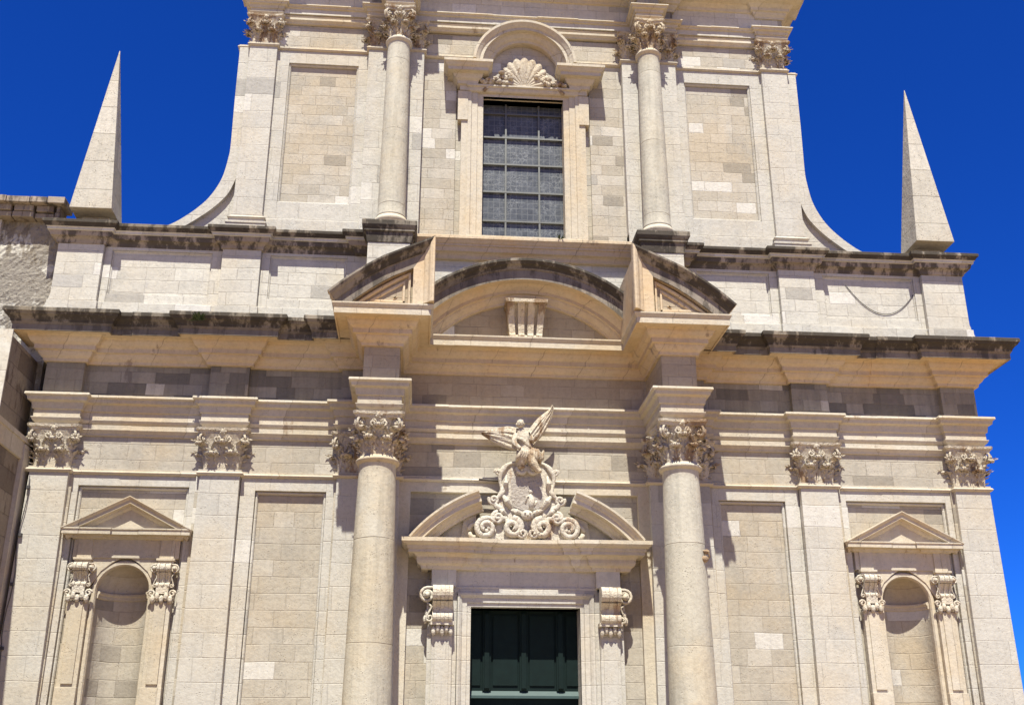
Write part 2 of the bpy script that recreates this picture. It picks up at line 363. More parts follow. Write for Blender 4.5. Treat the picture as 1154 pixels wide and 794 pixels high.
# --- lower wall (with openings for niches and door)
def niche_ring(cx, zs, r, n=28): return [(cx-r*math.cos(math.pi*i/n), zs+r*math.sin(math.pi*i/n)) for i in range(n+1)]
NX, NZS, NR, NZ0 = 7.96, 4.92, .5, 2.0
m = MB()
def wall_with_arch(m, x0, x1, z0, z1, cx, hw, zs, zb, y, mi=0, n=28):
    """front sheet with a round-headed opening, cut as two outlines that meet over the crown"""
    pts = niche_ring(cx, zs, hw, n); mid = n//2
    left = [(x0, z0), (cx-hw, z0), (cx-hw, zb)] if zb > z0 else [(x0, z0), (cx-hw, z0)]
    left = [(x0, z0), (cx-hw, z0)] + pts[:mid+1] + [(cx, z1), (x0, z1)]
    right = [(cx+hw, z0), (x1, z0), (x1, z1), (cx, z1)] + pts[mid:][:1] + pts[mid+1:]
    for q in (left, right): m.add([(x, y, z) for x, z in q], [tuple(range(len(q)))], mi)
for sgn in (-1, 1):
    cx = sgn*NX
    wall_with_arch(m, cx-1.25, cx+1.25, NZ0, 7.3, cx, NR, NZS, NZ0, PY)
    m.box(cx-1.25, cx+1.25, PY, 1.2, ZP, NZ0)
    a, b = sorted((sgn*5.9, sgn*3.9)); m.box(a, b, PY, 1.2, ZP, 7.3)
for x0, x1 in ((-2.75, -1.12), (1.12, 2.75)): m.box(x0, x1, PY, 1.2, ZP, 7.3)
m.box(-1.12, 1.12, PY, 1.2, 4.69, 7.3)
m.box(-10.05, 10.05, WY+.01, 1.2, 7.3, 9.7)
m.box(-9.9, 9.9, 1.2, 1.6, ZP, 10.4)
for x0, x1 in ((-10.03, -9.2), (9.2, 10.03), (-6.75, -5.88), (5.88, 6.75), (-3.95, -2.7), (2.7, 3.95)): m.box(x0, x1, .1, 1.2, ZP, 7.3)
part(m, 'wall', 'ashlar')
m = MB(); m.box(-9.6, 9.6, 1.6, 32, 0, 10.3); m.box(-6.3, 6.3, 1.4, 32, 10.3, 18.5)
m.prism([(-6.6, 18.5), (6.6, 18.5), (0, 20.6)], 1.6, 32.2, 1)
part(m, 'nave', ['ashlar', 'tile'])

# --- panel frames: pieces standing proud of the sunken panels
def frame_rect(m, x0, x1, z0, z1, ix0, ix1, iz0, iz1, y, yi, mi=0):
    m.box(x0, ix0, y, yi+.05, z0, z1, mi); m.box(ix1, x1, y, yi+.05, z0, z1, mi)
    m.box(ix0, ix1, y, yi+.05, iz1, z1, mi)
    if iz0 > z0: m.box(ix0, ix1, y, yi+.05, z0, iz0, mi)
def moulded_panel(parent, x0, x1, z0, z1, ix0, ix1, iz0, iz1, y, yi, mat='pilaster'):
    m = MB(); frame_rect(m, x0, x1, z0, z1, ix0, ix1, iz0, iz1, y, yi)
    w = .06                                                          # inner bead
    pr = [(-.02, 0), (.0, 0), (.03, .015), (.03, .04), (.0, w), (-.02, w)]
    path = [(ix0, iz0), (ix0, iz1), (ix1, iz1), (ix1, iz0)]
    if iz0 > z0: pass
    m.elev([(p, -h) for p, h in pr], path, yi-.03, caps=True)
    return part(m, 'panel_frame', mat, .006)
for s_ in (-1, 1):
    def X(a, b): return tuple(sorted((s_*a, s_*b)))
    a, b = X(6.68, 9.25); c, d = X(6.88, 9.08)
    moulded_panel(church, a, b, ZP, 7.24, c, d, ZP, 7.02, WY, PY)
    a, b = X(3.9, 5.85); c, d = X(4.11, 5.55)
    moulded_panel(church, a, b, ZP, 7.24, c, d, ZP, 6.98, WY, PY)
    a, b = X(2.38, 2.62); m = MB(); m.box(a, b, WY, PY+.02, ZP, 7.24); part(m, 'panel_frame', 'trim', .006)
m = MB(); m.box(-2.38, 2.38, WY, PY+.02, 7.03, 7.24); part(m, 'panel_frame', 'trim', .006)

# --- capitals -------------------------------------------------------------
def capital(cx, cy, z0, z1, a, square, name='capital', parent=None, mat='carved', yclip=None):
    h = z1-z0; m = MB(); rl = random.Random(int((cx+20)*977+cy*31+z0))
    def shape(th):
        if not square: return 1.0
        c, s2 = abs(math.cos(th)), abs(math.sin(th)); return min(1.0/max(c, s2), 1.30)
    def belr(k): return a*(.93+.05*k+.22*k**4)
    n = 48 if not square else 48
    rings = []
    for i in range(9):
        k = i/8
        rings.append([(cx+belr(k)*shape(2*math.pi*j/n)*math.cos(2*math.pi*j/n), cy+belr(k)*shape(2*math.pi*j/n)*math.sin(2*math.pi*j/n), z0+k*h*.86) for j in range(n)])
    v = [p for r in rings for p in r]
    m.add(v, [(i*n+j, i*n+(j+1) % n, (i+1)*n+(j+1) % n, (i+1)*n+j) for i in range(8) for j in range(n)], 0, not square)
    def leaf(th, zb, lh, lw, out):
        if yclip is not None and cy + a*shape(th)*math.sin(th) > yclip: return
        out = out*rl.uniform(.8, 1.15); lh = lh*rl.uniform(.93, 1.05)
        r0 = a*.95*shape(th); er = Vector((math.cos(th), math.sin(th), 0))
        if square:
            q = th % (math.pi/2)
            c, s2 = math.cos(th), math.sin(th)
            if abs(abs(c)-abs(s2)) > .12: er2 = Vector((math.copysign(1, c), 0, 0)) if abs(c) > abs(s2) else Vector((0, math.copysign(1, s2), 0))
            else: er2 = er
        else: er2 = er
        base = Vector((cx, cy, zb)) + er*r0; et = Vector((-er2.y, er2.x, 0))
        prof = [(.01, 0), (.03, .16), (.05, .32), (.07, .48), (.10, .62), (.15, .76), (.24, .90), (.34, .985), (.44, 1.0), (.52, .95), (.54, .87), (.49, .81)]
        front = []; back = []
        N = len(prof); K = 8
        for i, (o, z) in enumerate(prof):
            k = i/(N-1)
            w = lw*(.62+.38*math.sin(min(1, k*1.25)*math.pi*.62))*(1-.62*max(0, (k-.62)/.38)**1.3)
            w *= 1-.38*abs(math.sin(k*math.pi*3.5))**1.5
            for j in range(K+1):
                q = j/K*2-1
                rib = .012*math.cos(q*math.pi*3)*lh/.4
                cur = -.10*lw*q*q
                p = base + er2*(o*out + rib + cur) + et*(q*w/2) + Vector((0, 0, z*lh - .05*lh*q*q*(k > .5)))
                front.append(p); back.append(p - er2*.028*lh/.4 - Vector((0, 0, .03*lh if k > .6 else 0)))
        v = front+back; off = len(front); fs = []
        for i in range(N-1):
            for j in range(K):
                a0 = i*(K+1)+j; fs.append((a0, a0+1, a0+K+2, a0+K+1)); fs.append((off+a0, off+a0+K+1, off+a0+K+2, off+a0+1))
            for j in (0, K):
                a0 = i*(K+1)+j; fs.append((a0, a0+K+1, off+a0+K+1, off+a0))
        a0 = (N-1)*(K+1); fs += [(a0+j, a0+j+1, off+a0+j+1, off+a0+j) for j in range(K)]
        m.add(v, fs, 0, True)
        for lv_, (kk, ln) in enumerate(((.12, .30), (.30, .36), (.48, .36), (.66, .32), (.82, .26))):   # cut leaflets along both sides
            ii = kk*(N-1); i0 = int(ii); o_ = prof[i0][0]+(prof[i0+1][0]-prof[i0][0])*(ii-i0); z_ = prof[i0][1]+(prof[i0+1][1]-prof[i0][1])*(ii-i0)
            for sg in (-1, 1):
                ln2 = ln*lw*rl.uniform(.6, .85)
                p0 = base + er2*(o_*out+.012) + et*(sg*lw*.10) + Vector((0, 0, z_*lh))
                dr = (et*sg*.85 + Vector((0, 0, .62)) + er2*.30).normalized()
                sd2 = (Vector((0, 0, 1))*.8 - et*sg*.5).normalized()
                mid = p0 + dr*ln2*.5 + er2*.03*(lh/.4)
                tip = p0 + dr*ln2*1.05 + er2*.055*(lh/.4) - Vector((0, 0, .02*lh))
                q = [p0, mid+sd2*ln2*.26, mid-sd2*ln2*.26, tip, mid+er2*.022, p0-er2*.02, mid-er2*.05]
                m.add(q, [(0, 1, 4), (0, 4, 2), (1, 3, 4), (4, 3, 2), (5, 6, 1), (5, 2, 6), (1, 6, 3), (2, 3, 6)], 0)
    for k in range(8): leaf(math.pi/8+k*math.pi/4 if not square else (k//2)*math.pi/2 + (math.atan(.5) if k % 2 else -math.atan(.5)), z0+.005*h, h*.45, a*.86, h*.46)
    for k in range(8): leaf(k*math.pi/4, z0+.26*h, h*.44, a*.80, h*.50)
    # corner volutes and inner helices
    for k in range(4):
        th = math.pi/4+k*math.pi/2
        if yclip is not None and cy + a*math.sin(th) > yclip: continue
        er = Vector((math.cos(th), math.sin(th), 0)); et = Vector((-er.y, er.x, 0))
        rc = a*(1.40 if square else 1.36); R0 = h*.155
        c0 = Vector((cx, cy, z0+h*.735)) + er*rc
        for sgn in (-1, 1):
            pts = [Vector((cx, cy, z0+.50*h))+er*a*1.02, Vector((cx, cy, z0+.66*h))+er*a*1.10, Vector((cx, cy, z0+.80*h))+er*a*1.22]
            sp = spiral_pts(R0, 1.6, 22, .12, math.pi/2, -1)
            pts += [c0 + er*x + Vector((0, 0, z)) for x, z in sp]
            pts = [p + et*sgn*h*.035 for p in pts]
            m.tube(pts, [h*.028]*3+[h*(.034-.012*i/22) for i in range(23)], 6)
        m.tube([c0-et*h*.07, c0+et*h*.07], h*.045, 8)
    for k in range(4):
        th = k*math.pi/2
        if yclip is not None and cy + a*math.sin(th) > yclip: continue
        er = Vector((math.cos(th), math.sin(th), 0)); et = Vector((-er.y, er.x, 0))
        for sgn in (-1, 1):
            c0 = Vector((cx, cy, z0+h*.74)) + er*a*1.13 + et*sgn*a*.30
            sp = spiral_pts(h*.085, 1.4, 16, .15, math.pi/2, -1)
            pts = [c0 + et*sgn*a*.25 - Vector((0, 0, h*.22)) - er*.04] + [c0 - et*sgn*x + Vector((0, 0, z)) for x, z in sp]
            m.tube(pts, h*.024, 6)
        # fleuron on the abacus
        fc = Vector((cx, cy, z0+h*.925)) + er*a*1.16
        m.ball(fc, (h*.07, h*.07, h*.075), n=5)
        for q in range(5):
            an = q*2*math.pi/5; m.ball(fc + et*math.cos(an)*h*.06 + Vector((0, 0, math.sin(an)*h*.06)) + er*.01, h*.038, n=4)
    # abacus with hollowed sides
    ab = []
    A = a*1.42
    for k in range(4):
        th = -math.pi*3/4 + k*math.pi/2
        p0 = Vector((math.cos(th)*A*1.414, math.sin(th)*A*1.414)); p1 = Vector((math.cos(th+math.pi/2)*A*1.414, math.sin(th+math.pi/2)*A*1.414))
        nrm = ((p0+p1)/2).normalized(); dirv = (p1-p0).normalized()
        for i in range(9):
            t_ = .06 + .88*i/8; q = p0.lerp(p1, t_) - nrm*(a*.17)*math.sin(math.pi*t_)
            ab.append(q)
    n = len(ab)
    levels = [(.86, .90), (.90, .93), (.925, .95), (.94, 1.0), (1.0, 1.02)]
    v = []
    for zz, k in levels: v += [(cx+q.x*k, cy+q.y*k, z0+zz*h) for q in ab]
    fs = [(i*n+j, i*n+(j+1) % n, (i+1)*n+(j+1) % n, (i+1)*n+j) for i in range(len(levels)-1) for j in range(n)]
    fs += [tuple(range(n-1, -1, -1)), tuple((len(levels)-1)*n+j for j in range(n))]
    m.add(v, fs, 0)
    return m.build(name, mat, parent)

AST = [(-.03, 0), (.0, 0), (.015, .0), (.045, .02), (.06, .045), (.045, .075), (.015, .09), (.02, .095), (.02, .12), (-.03, .12)]
def ast(z, k=1.0): return [(d*k if d > 0 else d, z+h*k) for d, h in AST]

# --- lower pilasters ---
def pilaster(cx, hw0, hw1, z0, z1, y, zc1, yback, mat='pilaster', cap=True, base=True, capclip=None):
    m = MB(); m.taper(cx, cx, y, yback, z0, z1, hw0, hw1)
    p = part(m, 'pilaster', mat, .008)
    if base:
        b = MB(); b.plan([(-.05, z0-.02), (.14, z0-.02), (.14, z0+.12), (.16, z0+.17), (.14, z0+.23), (.07, z0+.27), (.09, z0+.31), (.07, z0+.36), (.0, z0+.4), (-.05, z0+.4)],
                         [(cx-hw0, yback), (cx-hw0, y), (cx+hw0, y), (cx+hw0, yback)])
        b.build('base', mat, p)
    if cap: capital(cx, y+hw1*.98, z1+.09, zc1, hw1, True, parent=p, yclip=yback+.12)
    return p
for s_ in (-1, 1):
    pilaster(s_*9.65, .435, .385, ZP+.92, 7.26, 0, 8.22, .35)
    pilaster(s_*6.265, .435, .40, ZP+.92, 7.26, 0, 8.22, .35)
    pilaster(s_*3.26, .68, .64, ZP+.92, 7.26, 0, 8.0, .35, cap=False)
    # respond behind the column carries a wide capital: two half faces seen either side of the column
    for q in (-.30, .30): capital(s_*3.26+q, .34, 7.35, 8.2, .36, True, parent=church, yclip=.3)

# astragal running across walls and pilasters
def main_path(block=True):
    right = [(2.6, WY), (2.6, 0), (3.92, 0), (3.92, WY), (5.86, WY), (5.86, 0), (6.67, 0), (6.67, WY), (9.26, WY), (9.26, 0), (10.04, 0), (10.04, 1.4)]
    return right
RP = main_path(); LP = [(-x, y) for x, y in reversed(RP)]
m = MB(); m.plan(ast(7.24), LP+RP, jit=.008); part(m, 'string_course', 'trim')

# --- main entablature ---
WYC = WY
blk = [(2.67, WYC), (2.67, -1.43), (3.39, -1.43), (3.39, 0)]
def full_path():
    r = [(2.67, WY), (2.67, -1.43), (3.39, -1.43), (3.39, 0), (3.92, 0), (3.92, WY), (5.86, WY), (5.86, 0), (6.67, 0), (6.67, WY), (9.26, WY), (9.26, 0), (10.04, 0), (10.04, 1.4)]
    return [(-x, y) for x, y in reversed(r)] + r
FP = full_path()
AR_ = [(-.1, 0), (.0, 0), (.02, .0), (.035, .045), (.085, .09), (.11, .14), (.11, .155), (.075, .16), (.075, .315), (.11, .325), (.12, .40), (.13, .46), (.20, .49), (.212, .56), (.258, .592), (.258, .61), (.25, .64), (-.1, .646)]
def architrave(z0, zm, z1, s=1.0):
    return [(d*s if d > 0 else d, z0+h*(z1-z0)/.64) for d, h in AR_]
m = MB(); m.plan(architrave(8.22, 0, 8.86), FP, jit=.011); part(m, 'architrave', 'trim')
# lower fascia under the architrave between the pilasters
m = MB()
lf = [(-.1, 8.05), (.0, 8.05), (.04, 8.055), (.05, 8.10), (.095, 8.16), (.105, 8.165), (.105, 8.18), (.085, 8.185), (.085, 8.27), (-.1, 8.275)]
for a, b in ((-9.2, -6.73), (-5.8, -3.98), (-2.55, 2.55), (3.98, 5.8), (6.73, 9.2)): m.plan(lf, [(a, WY), (b, WY)], jit=.009)
part(m, 'lower_fascia', 'trim')
# frieze: grey between the wings, browner in the middle
def frieze_prof(z0, z1): return [(-.12, z0), (-.002, z0), (-.002, z1), (-.12, z1)]
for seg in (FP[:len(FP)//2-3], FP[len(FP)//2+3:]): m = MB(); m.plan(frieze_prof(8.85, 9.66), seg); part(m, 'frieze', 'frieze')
m = MB(); m.plan(frieze_prof(8.85, 9.66), FP[len(FP)//2-4:len(FP)//2+4]); part(m, 'frieze', 'warmfrieze')
# block filling over the columns
for s_ in (-1, 1):
    m = MB(); a, b = sorted((s_*2.68, s_*3.38)); m.box(a, b, -1.41, .3, 8.23, 10.2); part(m, 'entablature_block', 'trim')
# soffit of the column blocks is in the architrave mesh: cap it
BED = [(-.15, 9.60), (.0, 9.60), (.06, 9.60), (.07, 9.66), (.12, 9.70), (.16, 9.76), (.17, 9.80), (.23, 9.81), (.23, 9.90), (.25, 9.92), (.30, 9.95), (.34, 10.02), (.35, 10.06), (.37, 10.09)]
CORONA = [(.56, 10.09), (.57, 10.07), (.60, 10.07), (.60, 10.20), (.615, 10.21), (.63, 10.24)]
CYMA = [(.64, 10.25), (.65, 10.29), (.69, 10.34), (.74, 10.38), (.76, 10.42), (.78, 10.43), (.78, 10.50), (.76, 10.52), (-.15, 10.54)]
full = BED+CORONA+CYMA
nb = len(BED); mats = [0 if i < nb+1 else (2 if i < nb+5 else 1) for i in range(len(full)-1)]
WING = [(3.30, 0), (3.92, 0), (3.92, WY), (5.86, WY), (5.86, 0), (6.67, 0), (6.67, WY), (9.26, WY), (9.26, 0), (10.04, 0), (10.04, 1.4)]
for pth in ([(-x, y) for x, y in reversed(WING)], WING):
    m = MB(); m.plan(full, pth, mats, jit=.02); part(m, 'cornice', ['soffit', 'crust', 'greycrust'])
TR = [(d, z+.004) for d, z in BED+CORONA] + [(.645, 10.27), (.645, 10.30), (-.15, 10.31)]
CB = [(2.67, WY), (2.67, -1.43), (3.39, -1.43), (3.39, .1)]
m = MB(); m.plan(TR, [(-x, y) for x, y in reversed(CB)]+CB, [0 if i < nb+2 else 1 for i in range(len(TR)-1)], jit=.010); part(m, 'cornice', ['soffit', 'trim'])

# --- segmental broken pediment over the column blocks ---
PCZ, PR = 6.16, 5.97
def rake(dep, R_=0): return [(-.2, -.66), (.0, -.66), (.05, -.66), (.07, -.61), (.13, -.56), (.16, -.52), (.17, -.47), (.22, -.46), (.23, -.41), (.52, -.40), (.53, -.42), (.58, -.42), (.58, -.21), (.60, -.20), (.62, -.18), (.66, -.12), (.72, -.08), (.74, -.05), (.75, -.04), (.75, .0), (.72, .012), (.56, .012), (.555, -.035), (.40, -.035), (.395, -.07), (-dep, -.07)]
rk = rake(1.7); rm = [0 if i < 10 else (2 if i < 13 else 1) for i in range(len(rk)-1)]
for s_ in (-1, 1):
    a0, a1 = math.asin(2.03/PR), math.asin(4.12/PR)
    m = MB()
    pth = arc(0, PCZ, PR, a0, a1, 22)
    if s_ < 0: pth = [(-x, z) for x, z in reversed(pth)]
    q_ = (2.03, PCZ+math.sqrt(PR*PR-2.03**2)); pth = [c for c in pth if abs(c[0]) > 2.95]
    pth = ([(2.03, 10.33), q_]+pth) if s_ > 0 else (pth+[(-q_[0], q_[1]), (-2.03, 10.33)])
    m.elev(rk, pth, -1.43, rm)
    nf = len(rk)-1
    for q in range(nf):
        if s_ > 0: m.mi[q] = 0
        else: m.mi[(len(pth)-2)*nf+q] = 0
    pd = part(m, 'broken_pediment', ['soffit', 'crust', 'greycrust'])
    # body
    rb_ = PR-.42
    top = arc(0, PCZ, rb_, math.asin(2.2/rb_), math.asin(3.62/rb_), 14)
    poly = [(2.2, 10.3)] + top + [(3.75, 10.3)]
    poly = [(s_*x, z) for x, z in poly]
    b = MB(); b.prism(poly, -1.84, .3)
    b.build('tympanum', 'warmfrieze', pd)  # darker stone colour stands in for the shade on this panel
    b = MB()                                                    # frame and end moulding
    fr = [(-.02, 0), (.03, .0), (.045, .01), (.045, .04), (.02, .05), (-.02, .06)]
    for off, pr_ in ((.0, .07), (.11, .04), (.30, .02)):
        rb2 = PR-.47-off; x0 = 2.50+off; z0 = 10.33+off*.55; x1 = math.sqrt(rb2*rb2-(z0+.02-PCZ)**2)
        inn = arc(0, PCZ, rb2, math.asin(x0/rb2), math.asin(x1/rb2), 8)
        loop = [(s_*x, z) for x, z in [(x0, z0)] + inn + [(x0, z0)]]
        fr = [(-.02, 0), (pr_, .0), (pr_, .035), (pr_-.025, .05), (-.02, .06)]
        b.elev([(p, -h*s_) for p, h in fr], loop, -1.84)
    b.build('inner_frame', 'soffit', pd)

# --- central segmental pediment ---
CZ2, CR2 = 8.67, 3.43
ck = [(-.2, -.79), (.0, -.79), (.06, -.79), (.07, -.74), (.12, -.70), (.16, -.65), (.17, -.61), (.23, -.60), (.23, -.53), (.26, -.51), (.32, -.46), (.36, -.41), (.57, -.42), (.60, -.43), (.60, -.21), (.63, -.20), (.64, -.18), (.67, -.13), (.73, -.10), (.76, -.06), (.78, -.05), (.78, 0), (.76, .015), (-.3, .02)]
cm = [0 if i < 13 else (2 if i < 16 else 1) for i in range(len(ck)-1)]
m = MB(); m.elev(ck, arc(0, CZ2, CR2, -math.asin(2.6/CR2), math.asin(2.6/CR2), 48), WY, cm)
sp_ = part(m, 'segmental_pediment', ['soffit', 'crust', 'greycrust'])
m = MB(); q = arc(0, CZ2, CR2-.5, -math.asin(2.15/(CR2-.5)), math.asin(2.15/(CR2-.5)), 30)
m.prism([(-2.6, 10.25)] + [(-2.6, 10.45)] + q + [(2.6, 10.45), (2.6, 10.25)], WY+.03, .5); m.build('tympanum', 'warmfrieze', sp_)
# scrolled keystone with flutes
def console_profile(y0, z0, z1, d0, d1):
    """side outline of a scroll bracket: y outward, big volute on top"""
    h = z1-z0; out = [(y0+.02, z0)]
    for i in range(7): a_ = math.pi*(-.5+i/6.0); out.append((y0-d1+.0 + -math.cos(a_)*d1*.5, z0+d1*.55+math.sin(a_)*d1*.55))
    for i in range(8):
        k = i/7; out.append((y0-(d1*.75+(d0-d1)*k*k*.9), z0+d1*1.2+(h-d1*1.2-d0*.95)*k))
    for i in range(9): a_ = math.pi*(-.5+i/8.0); out.append((y0-d0*.62-math.cos(a_)*d0*.42, z1-d0*.46+math.sin(a_)*d0*.46))
    out.append((y0+.02, z1)); return out
m = MB()
for k in range(-3, 4):
    w0 = .062 if k % 2 else .036; c0 = k*.094
    pr = [(.3, 10.33), (-.14, 10.33), (-.19, 10.38), (-.20, 10.46), (-.15, 10.52), (-.17, 10.7), (-.21, 10.9), (-.27, 11.02), (-.33, 11.10), (-.36, 11.15), (-.36, 11.18), (.3, 11.18)]
    pr = [(y+(0 if k % 2 else .09)*(y < 0), z) for y, z in pr]
    n_ = len(pr); v = []
    for sg in (-1, 1):
        for y, z in pr: v.append(((c0+sg*w0)*(1+.24*(z-10.33)/.85), y, z))
    m.add(v, [tuple(range(n_)), tuple(range(2*n_-1, n_-1, -1))] + [(i, i+n_, (i+1) % n_+n_, (i+1) % n_) for i in range(n_)])
m.box(-.46, .46, -.40, .2, 11.16, 11.24)
m.box(-.36, .36, -.26, .2, 10.30, 10.34)
m.build('keystone', 'carved', sp_)

# --- main columns ---
def column(cx, cy, z0, z1, r0, r1, zc, ped, mat='drum', nseg=48):
    m = MB(); prof = []
    H_ = z1-z0
    prof.append((0, z0)); prof.append((r0*1.06, z0)); prof.append((r0*1.06, z0+.05)); prof.append((r0*1.0, z0+.12))
    for i in range(1, 25):
        k = i/24; e = r0 + (r1-r0)*(k**1.35); prof.append((e, z0+.12+(H_-.14)*k))
    prof += [(r1*1.02, z1), (0, z1+.01)]
    m.lathe(prof, cx, cy, nseg); c = part(m, 'column', mat)
    a = MB(); q = r1
    a.lathe([(q*.9, z1-.02), (q*1.02, z1-.015), (q*1.05, z1+.0), (q*1.15, z1+.015), (q*1.20, z1+.045), (q*1.20, z1+.065), (q*1.14, z1+.09), (q*1.06, z1+.10), (q*1.06, z1+.13), (q*.9, z1+.13)], cx, cy, 40)
    a.build('astragal', 'trim', c)
    capital(cx, cy, z1+.11, zc, r1, False, parent=c)
    b = MB(); R1 = r0*1.38
    b.lathe([(0, z0), (r0*1.08, z0), (r0*1.12, z0-.04), (r0*1.24, z0-.07), (r0*1.26, z0-.11), (r0*1.2, z0-.15), (r0*1.12, z0-.17), (r0*1.13, z0-.21), (r0*1.3, z0-.24), (r0*1.38, z0-.29), (r0*1.36, z0-.34), (r0*1.3, z0-.36), (0, z0-.36)], cx, cy, 40)
    b.box(cx-R1, cx+R1, cy-R1, cy+R1, z0-.44, z0-.36)
    b.build('base', 'trim', c)
    return c
for s_ in (-1, 1):
    c = column(s_*3.03, -1.05, 1.9, 7.24, .455, .362, 8.22, True)
    m = MB(); m.box(s_*3.03-.66, s_*3.03+.66, -1.71, .1, .02, 1.3); m.plan([(-.1, 1.3), (.05, 1.3), (.1, 1.36), (.1, 1.46), (-.1, 1.47)], [(s_*3.03-.66, .1), (s_*3.03-.66, -1.71), (s_*3.03+.66, -1.71), (s_*3.03+.66, .1)])
    m.box(s_*3.03-.6, s_*3.03+.6, -1.65, .1, 1.3, 1.463)
    part(m, 'pedestal', 'pilaster', .01)
# iron clamp and lump on the right column
m = MB(); m.tube([(3.30, -1.3, 5.62), (3.42, -1.34, 5.6), (3.45, -1.3, 5.5), (3.36, -1.28, 5.44)], .025, 6); m.ball((3.34, -1.3, 5.46), (.10, .07, .07), n=6); m.ball((3.40, -1.3, 5.60), (.06, .05, .05), n=6)
part(m, 'iron_clamp', 'carved')

# --- niches ---
def tri_pediment(m, cx, hw, z0, zap, yb, proj, th):
    """raking mouldings of a small triangular pediment"""
    prof = [(-.05, -th), (.0, -th), (.02*1, -th), (proj*.25, -th*.82), (proj*.3, -th*.66), (proj*.75, -th*.60), (proj*.78, -th*.30), (proj*.88, -th*.22), (proj, -th*.08), (proj, 0), (-.3, .01)]
    m.elev(prof, [(cx-hw, z0), (cx, zap), (cx+hw, z0)], yb)
def scroll_console(m, cx, w, z0, z1, y, d, side=0):
    pr = console_profile(y, z0, z1, d, d*.45)
    nb_ = 5
    for k in range(nb_):
        a_ = cx-w/2+w*k/nb_; dd = 0 if k % 2 == 0 else .02
        m.prism_x([(yy+(dd if yy < y else 0), zz) for yy, zz in pr], a_+.002, a_+w/nb_-.002)
    R0 = d*.42
    for sg in ((-1, 1) if side == 0 else (side,)):              # volutes wrapped round the flanks
        c0 = Vector((cx+sg*(w/2+R0*.75), y-.06, z1-R0*1.25))
        pts = [c0 + Vector((sg*-x, -.02, z)) for x, z in spiral_pts(R0, 1.7, 24, .12, math.pi/2*1.0, 1)]
        m.tube([c0+Vector((-sg*R0*1.3, -.02, R0))]+pts, [R0*.22]*26, 6)
        m.tube([c0+Vector((0, -.09, 0)), c0+Vector((0, .08, 0))], R0*.42, 10)
        m.prism(arc(c0.x, c0.z, R0*.95, 0, 2*math.pi, 18)[:-1], y-.045, y+.02)
        c1 = Vector((cx+sg*(w/2+R0*.35), y-.05, z0+R0*.55))
        m.tube([c0+Vector((0, 0, -R0)), c0*.5+c1*.5+Vector((-sg*R0*.45, 0, 0)), c1+Vector((sg*R0*.35, 0, R0*.3))]+[c1 + Vector((sg*x, 0, z)) for x, z in spiral_pts(R0*.5, 1.2, 12, .15, 0, -1)], R0*.16, 6)
    return m
